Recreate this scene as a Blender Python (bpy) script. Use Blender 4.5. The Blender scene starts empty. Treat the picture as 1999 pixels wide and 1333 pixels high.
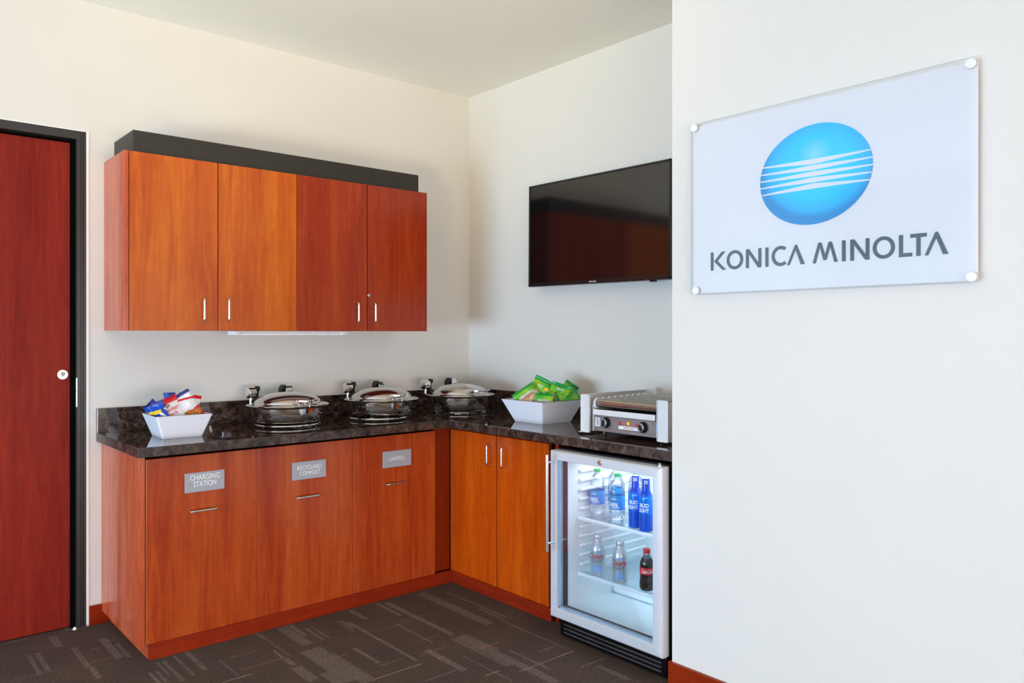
import bpy, bmesh, math, random
import numpy as np
from mathutils import Vector, Matrix

random.seed(7)
PI = math.pi
SC = bpy.context.scene
COL = SC.collection

# ------------------------------------------------------------------ camera
cam_d = bpy.data.cameras.new('camera')
cam_d.sensor_fit = 'HORIZONTAL'
cam_d.sensor_width = 36.0
cam_d.lens = 36.0 * 1518.81 / 1999.0
cam_d.shift_x = 0.0
cam_d.shift_y = -15.35 / 1999.0
cam_d.clip_start = 0.05
cam = bpy.data.objects.new('camera', cam_d)
COL.objects.link(cam)
cam.location = (-3.0256, -3.8844, 1.3115)
cam.rotation_euler = (PI / 2, 0, 0.8538 - PI / 2)
SC.camera = cam

# ------------------------------------------------------------------ light and exposure
w = bpy.data.worlds.new('world')
SC.world = w
w.use_nodes = True
w.node_tree.nodes['Background'].inputs[0].default_value = (0.55, 0.75, 1.0, 1)
w.node_tree.nodes['Background'].inputs[1].default_value = 1.0


def area(name, loc, rot, sx, sy, power, color):
    d = bpy.data.lights.new(name, 'AREA')
    d.shape = 'RECTANGLE'
    d.size = sx
    d.size_y = sy
    d.energy = power
    d.color = color
    o = bpy.data.objects.new(name, d)
    o.location = loc
    o.rotation_euler = rot
    COL.objects.link(o)
    return o


# daylight through the low ribbon glazing on the far left side (x = -6.5) and behind the camera (y = -7.6)
area('daylight_side', (-6.52, -1.55, .78), (0, -PI / 2, 0), 1.0, 2.8, 220, (0.52, 0.745, 1.0))
area('daylight_rear', (-3.4, -7.62, .78), (PI / 2, 0, 0), 5.0, 1.0, 186, (1.0, 0.915, 0.91))
# added warm fill spots, unseen left of the camera, brighten ceiling and upper walls
FILL_SPOTS = [((-3.6, -3.2, .45), (-1.40, -1.10, 2.8), 132, (1.0, .93, .56)), ((-5.0, -3.8, .60), (-1.85, -1.15, 2.8), 272, (1.0, .80, .38))]
for loc_, aim_, pw_, cl_ in FILL_SPOTS:
    upd = bpy.data.lights.new('added_fill_spot', 'SPOT')
    upd.energy = pw_
    upd.color = cl_
    upd.spot_size = math.radians(47)
    upd.spot_blend = 1.0
    upd.shadow_soft_size = .3
    upo = bpy.data.objects.new('added_fill_spot', upd)
    upo.location = loc_
    upo.rotation_euler = (Vector(aim_) - Vector(loc_)).to_track_quat('-Z', 'Y').to_euler()
    COL.objects.link(upo)

SC.view_settings.view_transform = 'Standard'
SC.view_settings.look = 'None'
SC.view_settings.gamma = 1.0
SC.view_settings.use_curve_mapping = False
SC.view_settings.exposure = 0.17
SC.cycles.max_bounces = 10
SC.cycles.diffuse_bounces = 5
SC.cycles.glossy_bounces = 5
SC.cycles.transparent_max_bounces = 24
SC.cycles.sample_clamp_indirect = 6.0
SC.cycles.use_denoising = True


# ------------------------------------------------------------------ materials
def lin(c):
    return tuple(((v / 255) / 12.92 if v / 255 <= .04045 else ((v / 255 + .055) / 1.055) ** 2.4) for v in c) + (1.0,)


def new_mat(name):
    m = bpy.data.materials.new(name)
    m.use_nodes = True
    nt = m.node_tree
    b = nt.nodes['Principled BSDF']
    return m, nt, b


def setp(b, **k):
    for n, v in k.items():
        n = {'spec': 'Specular IOR Level', 'coat': 'Coat Weight', 'coat_r': 'Coat Roughness', 'trans': 'Transmission Weight',
             'metal': 'Metallic', 'rough': 'Roughness', 'ior': 'IOR', 'alpha': 'Alpha', 'col': 'Base Color',
             'em': 'Emission Color', 'ems': 'Emission Strength', 'aniso': 'Anisotropic'}[n]
        b.inputs[n].default_value = v


def tex_coord(nt, scale=(1, 1, 1), out='Object', rnd=False):
    tc = nt.nodes.new('ShaderNodeTexCoord')
    src = tc.outputs[out]
    if rnd:
        oi = nt.nodes.new('ShaderNodeObjectInfo')
        mu = nt.nodes.new('ShaderNodeVectorMath')
        mu.operation = 'MULTIPLY'
        nt.links.new(oi.outputs['Random'], mu.inputs[0])
        mu.inputs[1].default_value = (37.0, 53.0, 71.0)
        ad = nt.nodes.new('ShaderNodeVectorMath')
        ad.operation = 'ADD'
        nt.links.new(src, ad.inputs[0])
        nt.links.new(mu.outputs[0], ad.inputs[1])
        src = ad.outputs[0]
    mp = nt.nodes.new('ShaderNodeMapping')
    mp.inputs['Scale'].default_value = scale
    nt.links.new(src, mp.inputs['Vector'])
    return mp.outputs[0]


def noise(nt, vec, scale, detail=3, rough=.5, dist=0.0):
    n = nt.nodes.new('ShaderNodeTexNoise')
    n.inputs['Scale'].default_value = scale
    n.inputs['Detail'].default_value = detail
    n.inputs['Roughness'].default_value = rough
    n.inputs['Distortion'].default_value = dist
    nt.links.new(vec, n.inputs['Vector'])
    return n.outputs['Fac']


def ramp(nt, fac, stops):
    r = nt.nodes.new('ShaderNodeValToRGB')
    els = r.color_ramp.elements
    while len(els) < len(stops):
        els.new(.5)
    for e, (p, c) in zip(els, stops):
        e.position = p
        e.color = c if len(c) == 4 else tuple(c) + (1,)
    nt.links.new(fac, r.inputs[0])
    return r.outputs[0]


def mix(nt, a, b, fac, mode='MIX'):
    m = nt.nodes.new('ShaderNodeMix')
    m.data_type = 'RGBA'
    m.blend_type = mode
    for sock, v in ((m.inputs[6], a), (m.inputs[7], b), (m.inputs[0], fac)):
        if hasattr(v, 'is_linked'):
            nt.links.new(v, sock)
        else:
            sock.default_value = v
    return m.outputs[2]


def bump(nt, b, h, strength, dist=.001):
    n = nt.nodes.new('ShaderNodeBump')
    n.inputs['Strength'].default_value = strength
    n.inputs['Distance'].default_value = dist
    nt.links.new(h, n.inputs['Height'])
    nt.links.new(n.outputs[0], b.inputs['Normal'])


def plain(name, srgb, rough=.5, grain=.04, **k):
    """one colour with a faint procedural unevenness"""
    m, nt, b = new_mat(name)
    v = tex_coord(nt)
    c = lin(srgb)
    f = noise(nt, v, 25, 3)
    lo = tuple(x * (1 - grain) for x in c[:3]) + (1,)
    hi = tuple(min(1, x * (1 + grain)) for x in c[:3]) + (1,)
    nt.links.new(ramp(nt, f, [(.3, lo), (.7, hi)]), b.inputs['Base Color'])
    setp(b, rough=rough, **k)
    return m


def wood(name, dark, mid, light, horiz=False, rough=.27, spec=.5):
    m, nt, b = new_mat(name)
    sc = (1, 1, .07) if not horiz else (.07, .07, 1)
    v = tex_coord(nt, sc, rnd=True)
    f1 = noise(nt, v, 9, 3, .5, .5)
    f2 = noise(nt, v, 34, 5, .6, 1.2)
    v3 = tex_coord(nt, (1, 1, .03) if not horiz else (.03, .03, 1), rnd=True)
    f3 = noise(nt, v3, 260, 3, .7)
    v4 = tex_coord(nt, (1, 1, .5), rnd=True)
    f4 = noise(nt, v4, 40, 2, .5)
    c1 = ramp(nt, f1, [(.3, lin(dark)), (.5, lin(mid)), (.72, lin(light))])
    c2 = ramp(nt, f2, [(.35, lin(dark)), (.52, lin(mid)), (.68, lin(light))])
    c = mix(nt, c1, c2, .45)
    g = ramp(nt, f3, [(.3, (.80, .78, .76)), (.6, (1.04, 1.04, 1.04))])
    c = mix(nt, c, g, .6, 'MULTIPLY')
    g4 = ramp(nt, f4, [(.35, (.92, .9, .9)), (.65, (1.04, 1.04, 1.04))])
    c = mix(nt, c, g4, .7, 'MULTIPLY')
    nt.links.new(c, b.inputs['Base Color'])
    setp(b, rough=rough, spec=spec)
    bump(nt, b, f3, .05)
    return m


M = {}


def paint(name, srgb, rough=.6):
    m, nt, b = new_mat(name)
    v = tex_coord(nt)
    c = lin(srgb)
    f = noise(nt, v, 3, 4)
    lo = tuple(x * .985 for x in c[:3]) + (1,)
    nt.links.new(ramp(nt, f, [(.35, lo), (.65, c)]), b.inputs['Base Color'])
    setp(b, rough=rough, spec=.3)
    bump(nt, b, noise(nt, v, 240, 2), .06)
    return m


M['wall'] = paint('wall_paint', (226, 221, 212))
M['ceiling'] = paint('ceiling_paint', (243, 239, 229), .8)
M['trim_white'] = paint('white_caulk', (250, 249, 246), .5)
M['door_wood'] = wood('red_mahogany_door', (114, 24, 14), (136, 35, 22), (152, 46, 28), rough=.5, spec=.12)
M['wood_orange'] = wood('cherry_orange', (174, 66, 6), (196, 90, 12), (214, 116, 26), rough=.22, spec=.4)
M['wood_red'] = wood('cherry_red', (138, 38, 12), (162, 54, 17), (180, 76, 28), rough=.22, spec=.4)
M['wood_base'] = wood('cherry_base', (148, 46, 17), (176, 69, 25), (194, 92, 36), rough=.24, spec=.4)
M['wood_right'] = wood('cherry_right', (176, 60, 6), (198, 79, 9), (212, 100, 16), rough=.16, spec=.45)
M['wood_panel'] = wood('cherry_panel', (164, 60, 32), (196, 90, 54), (216, 116, 76), rough=.2)
M['wood_edge'] = wood('cherry_edge', (150, 56, 32), (164, 64, 36), (178, 74, 42))
M['wood_plinth'] = wood('cherry_plinth', (122, 30, 10), (142, 40, 14), (158, 50, 20), horiz=True, spec=.35)
M['wood_dark'] = wood('cherry_recess', (112, 30, 6), (130, 38, 8), (142, 46, 12), spec=.35)
M['board'] = wood('baseboard_wood', (122, 30, 6), (142, 40, 8), (156, 50, 14), horiz=True, rough=.2)
M['edge_band'] = plain('cherry_edge_band', (226, 150, 96), .35)
M['frame_black'] = plain('black_door_frame_paint', (46, 43, 40), .35, .1)
M['gap_shade'] = plain('painted_gap_shade', (5, 5, 5), .8, spec=.05)  # shade inside the gaps is put into this near-black colour
M['box_black'] = plain('olive_black_paint', (41, 36, 26), .5, .03)
M['nickel'] = plain('satin_nickel', (225, 225, 224), .25, .02, metal=1.0)
M['chrome'] = plain('chrome', (228, 226, 222), .08, .02, metal=1.0)
M['mirror_steel'] = plain('polished_steel', (205, 202, 198), .05, .02, metal=1.0)
M['steel_pan'] = plain('pan_steel', (206, 201, 196), .10, .04, metal=1.0)
M['black_plastic'] = plain('black_plastic', (22, 22, 23), .35)
M['black_gloss'] = plain('black_gloss', (8, 8, 9), .18)
M['white_plastic'] = plain('white_plastic', (236, 236, 236), .4)
M['plate_grey'] = plain('sign_plate_grey', (166, 168, 174), .4, .02)
M['ink_white'] = plain('white_ink', (250, 250, 250), .5, .01)
M['porcelain'] = plain('white_melamine', (240, 240, 246), .12, .01)
M['tv_bezel'] = plain('tv_bezel', (24, 24, 24), .22)
M['tv_screen'] = plain('tv_screen', (10, 10, 11), .10, .02, spec=.9)
M['led_red'] = plain('red_lens', (225, 20, 20), .3)
M['sensor'] = plain('dark_lens', (12, 12, 14), .2)
M['fridge_silver'] = plain('satin_aluminium', (214, 216, 222), .34, .015, metal=.25)
M['fridge_black'] = plain('fridge_black', (16, 17, 20), .4)
M['liner'] = plain('fridge_liner', (236, 242, 246), .4, .01)
M['gasket'] = plain('door_gasket', (58, 54, 66), .5)
M['spacer'] = plain('glazing_spacer', (150, 182, 206), .25, .02, metal=.5)
M['shelf_edge'] = plain('shelf_edge', (236, 244, 250), .35)
M['grill_steel'] = plain('grill_steel', (232, 231, 230), .34, .04, metal=.2)
M['grill_panel'] = plain('grill_panel_steel', (150, 138, 134), .38, .1, metal=.5)
M['roller'] = plain('roller_chrome', (172, 166, 158), .22, .12, metal=.95)
M['knob_face'] = plain('knob_face', (205, 205, 203), .3, metal=.6)
M['red_ink'] = plain('red_ink', (222, 60, 62), .5)
M['blue_ink'] = plain('blue_ink', (66, 76, 150), .5)
M['yellow'] = plain('yellow_sticker', (250, 220, 40), .5)
M['orange_red'] = plain('orange_red_sticker', (232, 92, 60), .5)
M['sky_blue'] = plain('sky_blue_sticker', (36, 160, 220), .5)
M['cap_green'] = plain('green_cap', (20, 150, 76), .4)
M['cap_red'] = plain('red_cap', (206, 40, 44), .4)
M['label_red'] = plain('red_label', (214, 24, 30), .4)
M['alu_silver'] = plain('silver_bottle', (198, 204, 210), .3, .02, metal=.6)
M['cola'] = plain('cola', (30, 14, 10), .08)
M['ice_blue'] = plain('ice_blue_ink', (128, 172, 226), .4)
M['coors_red'] = plain('script_red_ink', (186, 30, 62), .4)
M['dark_ink'] = plain('dark_grey_ink', (74, 82, 92), .5)
M['slate_ink'] = plain('slate_ink', (70, 86, 98), .3, .01)
M['sign_white'] = plain('sign_backing', (240, 231, 230), .4, .005)
M['seal_blue'] = plain('bag_seal_blue', (24, 62, 160), .3)
M['seal_navy'] = plain('bag_seal_navy', (44, 50, 120), .3)
M['seal_red'] = plain('bag_seal_red', (214, 24, 30), .3)
M['seal_green'] = plain('bag_seal_green', (30, 156, 56), .3)
M['lamp_lens'] = plain('lamp_lens', (240, 240, 240), .5)


def m_blue_bottle():
    m, nt, b = new_mat('blue_aluminium')
    tc = nt.nodes.new('ShaderNodeTexCoord')
    sp = nt.nodes.new('ShaderNodeSeparateXYZ')
    nt.links.new(tc.outputs['Object'], sp.inputs[0])
    mr = nt.nodes.new('ShaderNodeMapRange')
    mr.inputs['From Max'].default_value = .22
    nt.links.new(sp.outputs['Z'], mr.inputs[0])
    c = ramp(nt, mr.outputs[0], [(0, lin((16, 84, 200))), (.33, lin((16, 92, 214))), (.335, lin((40, 150, 240))), (.345, lin((18, 110, 226))),
                                 (.60, lin((16, 130, 232))), (.70, lin((26, 70, 190))), (.80, lin((30, 66, 180))), (1, lin((22, 62, 186)))])
    nt.links.new(c, b.inputs['Base Color'])
    setp(b, rough=.28, metal=.35)
    return m


def m_water_label():
    m, nt, b = new_mat('water_label_print')
    tc = nt.nodes.new('ShaderNodeTexCoord')
    sp = nt.nodes.new('ShaderNodeSeparateXYZ')
    nt.links.new(tc.outputs['Object'], sp.inputs[0])
    v = tex_coord(nt)
    f = noise(nt, v, 14, 1)
    mr = nt.nodes.new('ShaderNodeMapRange')
    mr.inputs['From Min'].default_value = .055
    mr.inputs['From Max'].default_value = .115
    nt.links.new(sp.outputs['Z'], mr.inputs[0])
    c = ramp(nt, mr.outputs[0], [(0, lin((34, 110, 196))), (.45, lin((24, 136, 208))), (1, lin((20, 150, 196)))])
    c2 = ramp(nt, f, [(.45, lin((30, 130, 210))), (.62, lin((10, 176, 178)))])
    nt.links.new(mix(nt, c, c2, .4), b.inputs['Base Color'])
    setp(b, rough=.35)
    return m


M['blue_bottle'] = m_blue_bottle()
M['water_label'] = m_water_label()


def clear(name, tint, fac_base=.04, gain=1.0, rough=.03):
    """thin clear sheet or shell: see-through with a Fresnel reflection"""
    m = bpy.data.materials.new(name)
    m.use_nodes = True
    nt = m.node_tree
    nt.nodes.clear()
    out = nt.nodes.new('ShaderNodeOutputMaterial')
    tr = nt.nodes.new('ShaderNodeBsdfTransparent')
    tr.inputs[0].default_value = tint
    gl = nt.nodes.new('ShaderNodeBsdfGlossy')
    gl.inputs['Roughness'].default_value = rough
    gl.inputs[0].default_value = (.95, .97, 1, 1)
    fr = nt.nodes.new('ShaderNodeFresnel')
    fr.inputs[0].default_value = 1.45
    mu = nt.nodes.new('ShaderNodeMath')
    mu.operation = 'MULTIPLY_ADD'
    nt.links.new(fr.outputs[0], mu.inputs[0])
    mu.inputs[1].default_value = gain
    mu.inputs[2].default_value = fac_base
    mu.use_clamp = True
    mx = nt.nodes.new('ShaderNodeMixShader')
    nt.links.new(mu.outputs[0], mx.inputs[0])
    nt.links.new(tr.outputs[0], mx.inputs[1])
    nt.links.new(gl.outputs[0], mx.inputs[2])
    nt.links.new(mx.outputs[0], out.inputs[0])
    return m


M['glass'] = clear('door_glass', (.97, .99, 1, 1), 0, .35)
M['shelf_glass'] = clear('shelf_glass', (.94, .985, .99, 1), .02, .7)
M['acrylic'] = clear('clear_acrylic', (.975, .985, .99, 1), 0, .7)
M['pet'] = clear('clear_bottle_plastic', (.955, .98, .995, 1), .02, .8, .08)
M['window_glass'] = clear('window_glass', (.95, .97, 1, 1), 0, .5)


def m_quartz(name='brown_quartz', rough=.025, spec=.75):
    m, nt, b = new_mat(name)
    v = tex_coord(nt)
    f1 = noise(nt, v, 27, 6, .66, 1.0)
    f2 = noise(nt, v, 15, 3, .55, .5)
    f3 = noise(nt, v, 130, 3, .6)
    c = ramp(nt, f1, [(.34, lin((12, 10, 10))), (.43, lin((50, 38, 31))), (.56, lin((82, 64, 55))), (.70, lin((120, 100, 91)))])
    g = ramp(nt, f2, [(.38, (.55, .52, .52)), (.62, (1.08, 1.04, 1.02))])
    c = mix(nt, c, g, .75, 'MULTIPLY')
    c = mix(nt, c, ramp(nt, f3, [(.4, (.7, .7, .7)), (.6, (1.15, 1.12, 1.1))]), .5, 'MULTIPLY')
    nt.links.new(c, b.inputs['Base Color'])
    setp(b, rough=rough, spec=spec)
    return m


def m_carpet():
    m, nt, b = new_mat('patterned_carpet')
    v = tex_coord(nt)
    at = nt.nodes.new('ShaderNodeAttribute')
    at.attribute_name = 'weave'
    f = noise(nt, v, 300, 2, .7)
    f2 = noise(nt, v, 5, 3, .5)
    f3 = noise(nt, v, 120, 3, .7)
    g = ramp(nt, f, [(.3, (.45, .44, .43)), (.55, (1.0, 1.0, 1.0)), (.75, (1.6, 1.58, 1.55))])
    fz = ramp(nt, noise(nt, v, 95, 3, .65), [(.32, (.25, .25, .25)), (.60, (1, 1, 1))])
    c0 = mix(nt, lin((86, 72, 62)), at.outputs['Color'], fz)
    c = mix(nt, c0, g, .85, 'MULTIPLY')
    c = mix(nt, c, ramp(nt, f2, [(.35, (.9, .9, .92)), (.65, (1.1, 1.08, 1.06))]), .8, 'MULTIPLY')
    c = mix(nt, c, ramp(nt, f3, [(.35, (.62, .62, .62)), (.65, (1.35, 1.35, 1.35))]), .9, 'MULTIPLY')
    nt.links.new(c, b.inputs['Base Color'])
    setp(b, rough=.95, spec=.15)
    bump(nt, b, f, .5, .003)
    return m


def m_vcol(name, rough=.3, attr='print'):
    m, nt, b = new_mat(name)
    at = nt.nodes.new('ShaderNodeAttribute')
    at.attribute_name = attr
    nt.links.new(at.outputs['Color'], b.inputs['Base Color'])
    v = tex_coord(nt)
    setp(b, rough=rough, spec=.5)
    bump(nt, b, noise(nt, v, 60, 3, .6, .6), .25, .004)
    return m


def m_emblem():
    """printed globe: blue disc with a pale spot and a darker rim, as printed on the sign"""
    m, nt, b = new_mat('emblem_print')
    tc = nt.nodes.new('ShaderNodeTexCoord')
    mp = nt.nodes.new('ShaderNodeMapping')
    mp.vector_type = 'POINT'
    nt.links.new(tc.outputs['Object'], mp.inputs[0])
    d = nt.nodes.new('ShaderNodeVectorMath')
    d.operation = 'DISTANCE'
    mp.inputs['Scale'].default_value = (0, 1 / .188, 1 / .158)
    nt.links.new(mp.outputs[0], d.inputs[0])
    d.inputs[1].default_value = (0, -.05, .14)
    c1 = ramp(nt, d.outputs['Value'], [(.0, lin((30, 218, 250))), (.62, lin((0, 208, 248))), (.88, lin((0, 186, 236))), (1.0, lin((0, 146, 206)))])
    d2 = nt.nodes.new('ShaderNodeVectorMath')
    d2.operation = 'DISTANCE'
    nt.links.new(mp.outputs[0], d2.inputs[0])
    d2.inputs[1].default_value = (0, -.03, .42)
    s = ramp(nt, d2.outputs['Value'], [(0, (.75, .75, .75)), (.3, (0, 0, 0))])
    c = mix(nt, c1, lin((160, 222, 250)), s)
    nt.links.new(c, b.inputs['Base Color'])
    setp(b, rough=.4)
    return m


M['quartz'] = m_quartz()
M['quartz_edge'] = m_quartz('honed_quartz_edge', .3, .4)
M['carpet'] = m_carpet()
M['bag_print'] = m_vcol('bag_print')
M['emblem'] = m_emblem()


# ------------------------------------------------------------------ mesh builder
class MB:
    def __init__(s):
        s.v = []
        s.f = []

    def add(s, verts, faces):
        o = len(s.v)
        s.v += [tuple(p) for p in verts]
        s.f += [tuple(i + o for i in f) for f in faces]
        return s

    def box(s, x0, x1, y0, y1, z0, z1, bev=0.0, seg=1):
        if x0 > x1: x0, x1 = x1, x0
        if y0 > y1: y0, y1 = y1, y0
        if z0 > z1: z0, z1 = z1, z0
        bm = bmesh.new()
        bmesh.ops.create_cube(bm, size=1.0)
        for v in bm.verts:
            v.co = Vector((x0 if v.co.x < 0 else x1, y0 if v.co.y < 0 else y1, z0 if v.co.z < 0 else z1))
        if bev > 0:
            bmesh.ops.bevel(bm, geom=list(bm.edges), offset=bev, segments=seg, profile=.5, affect='EDGES')
        bm.verts.index_update()
        s.add([v.co[:] for v in bm.verts], [[v.index for v in f.verts] for f in bm.faces])
        bm.free()
        return s

    def prism(s, poly, fn0, fn1):
        """poly: 2D ring (ccw); fn0/fn1 map (u,v) to the front and back 3D points"""
        n = len(poly)
        a = [fn0(*p) for p in poly]
        b = [fn1(*p) for p in poly]
        fs = [tuple(range(n)), tuple(range(2 * n - 1, n - 1, -1))]
        fs += [(i, n + i, n + (i + 1) % n, (i + 1) % n) for i in range(n)]
        return s.add(a + b, fs)

    def lathe(s, prof, c=(0, 0, 0), n=32, axis='z', close=False):
        """prof: list of (r, h)"""
        vs = []
        k = len(prof)
        for i in range(n):
            a = 2 * PI * i / n
            for r, h in prof:
                x, y = r * math.cos(a), r * math.sin(a)
                p = {'z': (x, y, h), 'y': (x, h, y), 'x': (h, x, y)}[axis]
                vs.append((p[0] + c[0], p[1] + c[1], p[2] + c[2]))
        fs = []
        for i in range(n):
            j = (i + 1) % n
            for q in range(k - 1):
                fs.append((i * k + q, j * k + q, j * k + q + 1, i * k + q + 1))
            if close:
                fs.append((i * k + k - 1, j * k + k - 1, j * k, i * k))
        if not close:
            if prof[0][0] > 1e-6:
                fs.append(tuple(i * k for i in reversed(range(n))))
            if prof[-1][0] > 1e-6:
                fs.append(tuple(i * k + k - 1 for i in range(n)))
        return s.add(vs, fs)

    def cyl(s, a, b, r, n=20, r2=None):
        a = Vector(a)
        b = Vector(b)
        return s.tube([a, b], r, n, radii=[r, r if r2 is None else r2])

    def tube(s, path, r, n=12, closed=False, radii=None):
        P = [Vector(p) for p in path]
        m = len(P)
        T = []
        for i in range(m):
            if closed:
                t = P[(i + 1) % m] - P[i - 1]
            else:
                t = P[min(i + 1, m - 1)] - P[max(i - 1, 0)]
            T.append(t.normalized())
        up = Vector((0, 0, 1)) if abs(T[0].z) < .9 else Vector((1, 0, 0))
        nrm = (up - T[0] * up.dot(T[0])).normalized()
        vs = []
        for i in range(m):
            nrm = (nrm - T[i] * nrm.dot(T[i])).normalized()
            bn = T[i].cross(nrm)
            rr = radii[i] if radii else r
            for k in range(n):
                a = 2 * PI * k / n
                vs.append(P[i] + (nrm * math.cos(a) + bn * math.sin(a)) * rr)
        fs = []
        for i in range(m if closed else m - 1):
            j = (i + 1) % m
            for k in range(n):
                l = (k + 1) % n
                fs.append((i * n + k, i * n + l, j * n + l, j * n + k))
        if not closed:
            fs.append(tuple(reversed(range(n))))
            fs.append(tuple((m - 1) * n + k for k in range(n)))
        return s.add(vs, fs)

    def torus(s, c, R, r, n=48, m=10):
        return s.tube([(c[0] + R * math.cos(2 * PI * i / n), c[1] + R * math.sin(2 * PI * i / n), c[2]) for i in range(n)], r, m, closed=True)


def world_of(p):
    l = Vector((0, 0, 0))
    while p is not None:
        l += p.location
        p = p.parent
    return l


def obj(name, mb, mat, parent=None, local=False, sharp=32, base=None):
    """links one mesh object; coordinates are world ones unless local"""
    me = bpy.data.meshes.new(name)
    off = Vector((0, 0, 0))
    o = bpy.data.objects.new(name, me)
    if parent is not None:
        o.parent = parent
        if not local:
            off = world_of(parent)
    elif base is not None:
        off = Vector(base)
        o.location = base
    me.from_pydata([(p[0] - off.x, p[1] - off.y, p[2] - off.z) for p in mb.v], [], mb.f)
    bm = bmesh.new()
    bm.from_mesh(me)
    bmesh.ops.recalc_face_normals(bm, faces=bm.faces)
    bm.to_mesh(me)
    bm.free()
    me.polygons.foreach_set('use_smooth', [True] * len(me.polygons))
    me.set_sharp_from_angle(angle=math.radians(sharp))
    me.materials.append(mat)
    COL.objects.link(o)
    wn_ = o.modifiers.new('weighted_normals', 'WEIGHTED_NORMAL')
    wn_.keep_sharp = True
    return o


def tag(o, label=None, cat=None, group=None, kind=None):
    if label: o['label'] = label
    if cat: o['category'] = cat
    if group: o['group'] = group
    if kind: o['kind'] = kind
    return o


def thing(name, label, cat, loc=(0, 0, 0), group=None, kind=None):
    o = bpy.data.objects.new(name, None)
    o.empty_display_size = .05
    COL.objects.link(o)
    o.location = loc
    return tag(o, label, cat, group, kind)


def struct(name, mb, mat, parent=None):
    o = obj(name, mb, mat, parent)
    if parent is None:
        o['kind'] = 'structure'
    return o


# ------------------------------------------------------------------ lettering
_text_cache = {}


def text_geo(s, shear=0.0, bold=0.0):
    """outline font -> flat mesh, normalised to cap height 1, x from 0"""
    key = (s, shear, bold)
    if key in _text_cache:
        return _text_cache[key]
    c = bpy.data.curves.new('lettering', 'FONT')
    c.body = s
    c.size = 1.0
    c.resolution_u = 4
    c.shear = shear
    c.offset = bold
    t = bpy.data.objects.new('lettering_tmp', c)
    COL.objects.link(t)
    bpy.context.view_layer.update()
    dg = bpy.context.evaluated_depsgraph_get()
    me = bpy.data.meshes.new_from_object(t.evaluated_get(dg))
    vs = [v.co.copy() for v in me.vertices]
    fs = [tuple(p.vertices) for p in me.polygons]
    bpy.data.objects.remove(t)
    bpy.data.curves.remove(c)
    bpy.data.meshes.remove(me)
    x0 = min(v.x for v in vs)
    x1 = max(v.x for v in vs)
    y0 = min(v.y for v in vs)
    y1 = max(v.y for v in vs)
    r = ([((v.x - x0), (v.y - y0)) for v in vs], fs, x1 - x0, y1 - y0)
    _text_cache[key] = r
    return r


def text_mb(mb, s, fn, cx, cy, width=None, height=None, shear=0.0, bold=0.0, sub=0):
    """adds text centred at (cx, cy) in the 2D space fn maps to 3D"""
    vs, fs, wd, ht = text_geo(s, shear, bold)
    sx = width / wd if width else None
    sy = height / ht if height else None
    sx = sx or sy
    sy = sy or sx
    pts = [((x - wd / 2) * sx + cx, (y - ht / 2) * sy + cy) for x, y in vs]
    if sub:
        bm = bmesh.new()
        bv = [bm.verts.new((x, y, 0)) for x, y in pts]
        for f in fs:
            try:
                bm.faces.new([bv[i] for i in f])
            except ValueError:
                pass
        bmesh.ops.triangulate(bm, faces=bm.faces)
        for _ in range(3):
            es = [e for e in bm.edges if e.calc_length() > sub]
            if not es: break
            bmesh.ops.subdivide_edges(bm, edges=es, cuts=1)
            bmesh.ops.triangulate(bm, faces=[f for f in bm.faces if len(f.verts) > 3])
        bm.verts.index_update()
        pts = [(v.co.x, v.co.y) for v in bm.verts]
        fs = [tuple(v.index for v in f.verts) for f in bm.faces]
        bm.free()
    mb.add([fn(x, y) for x, y in pts], fs)
    return mb


def arc_pts(c, r, a0, a1, n):
    return [(c[0] + r * math.cos(a0 + (a1 - a0) * i / n), c[1] + r * math.sin(a0 + (a1 - a0) * i / n)) for i in range(n + 1)]


def bow_handle(p0, p1, out, r=.0042, rc=.012):
    """bent-wire pull from p0 to p1, standing out along vector out"""
    p0, p1, out = Vector(p0), Vector(p1), Vector(out)
    L = (p1 - p0).normalized()
    d = out.length
    o = out.normalized()
    pts = [p0, p0 + o * (d - rc)]
    for i in range(1, 7):
        a = PI / 2 * i / 6
        pts.append(p0 + o * (d - rc + rc * math.sin(a)) + L * (rc - rc * math.cos(a)))
    for i in range(0, 7):
        a = PI / 2 * i / 6
        pts.append(p1 - L * (rc - rc * math.sin(a)) + o * (d - rc + rc * math.cos(a)))
    pts.append(p1)
    return MB().tube(pts, r, 10)


# ------------------------------------------------------------------ room shell
ZC = 2.799
XF, YF = -6.42, -7.52         # far (unseen) sides with the glazing
XC, YC = -.665, -2.087      # right wall face and its corner

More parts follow.
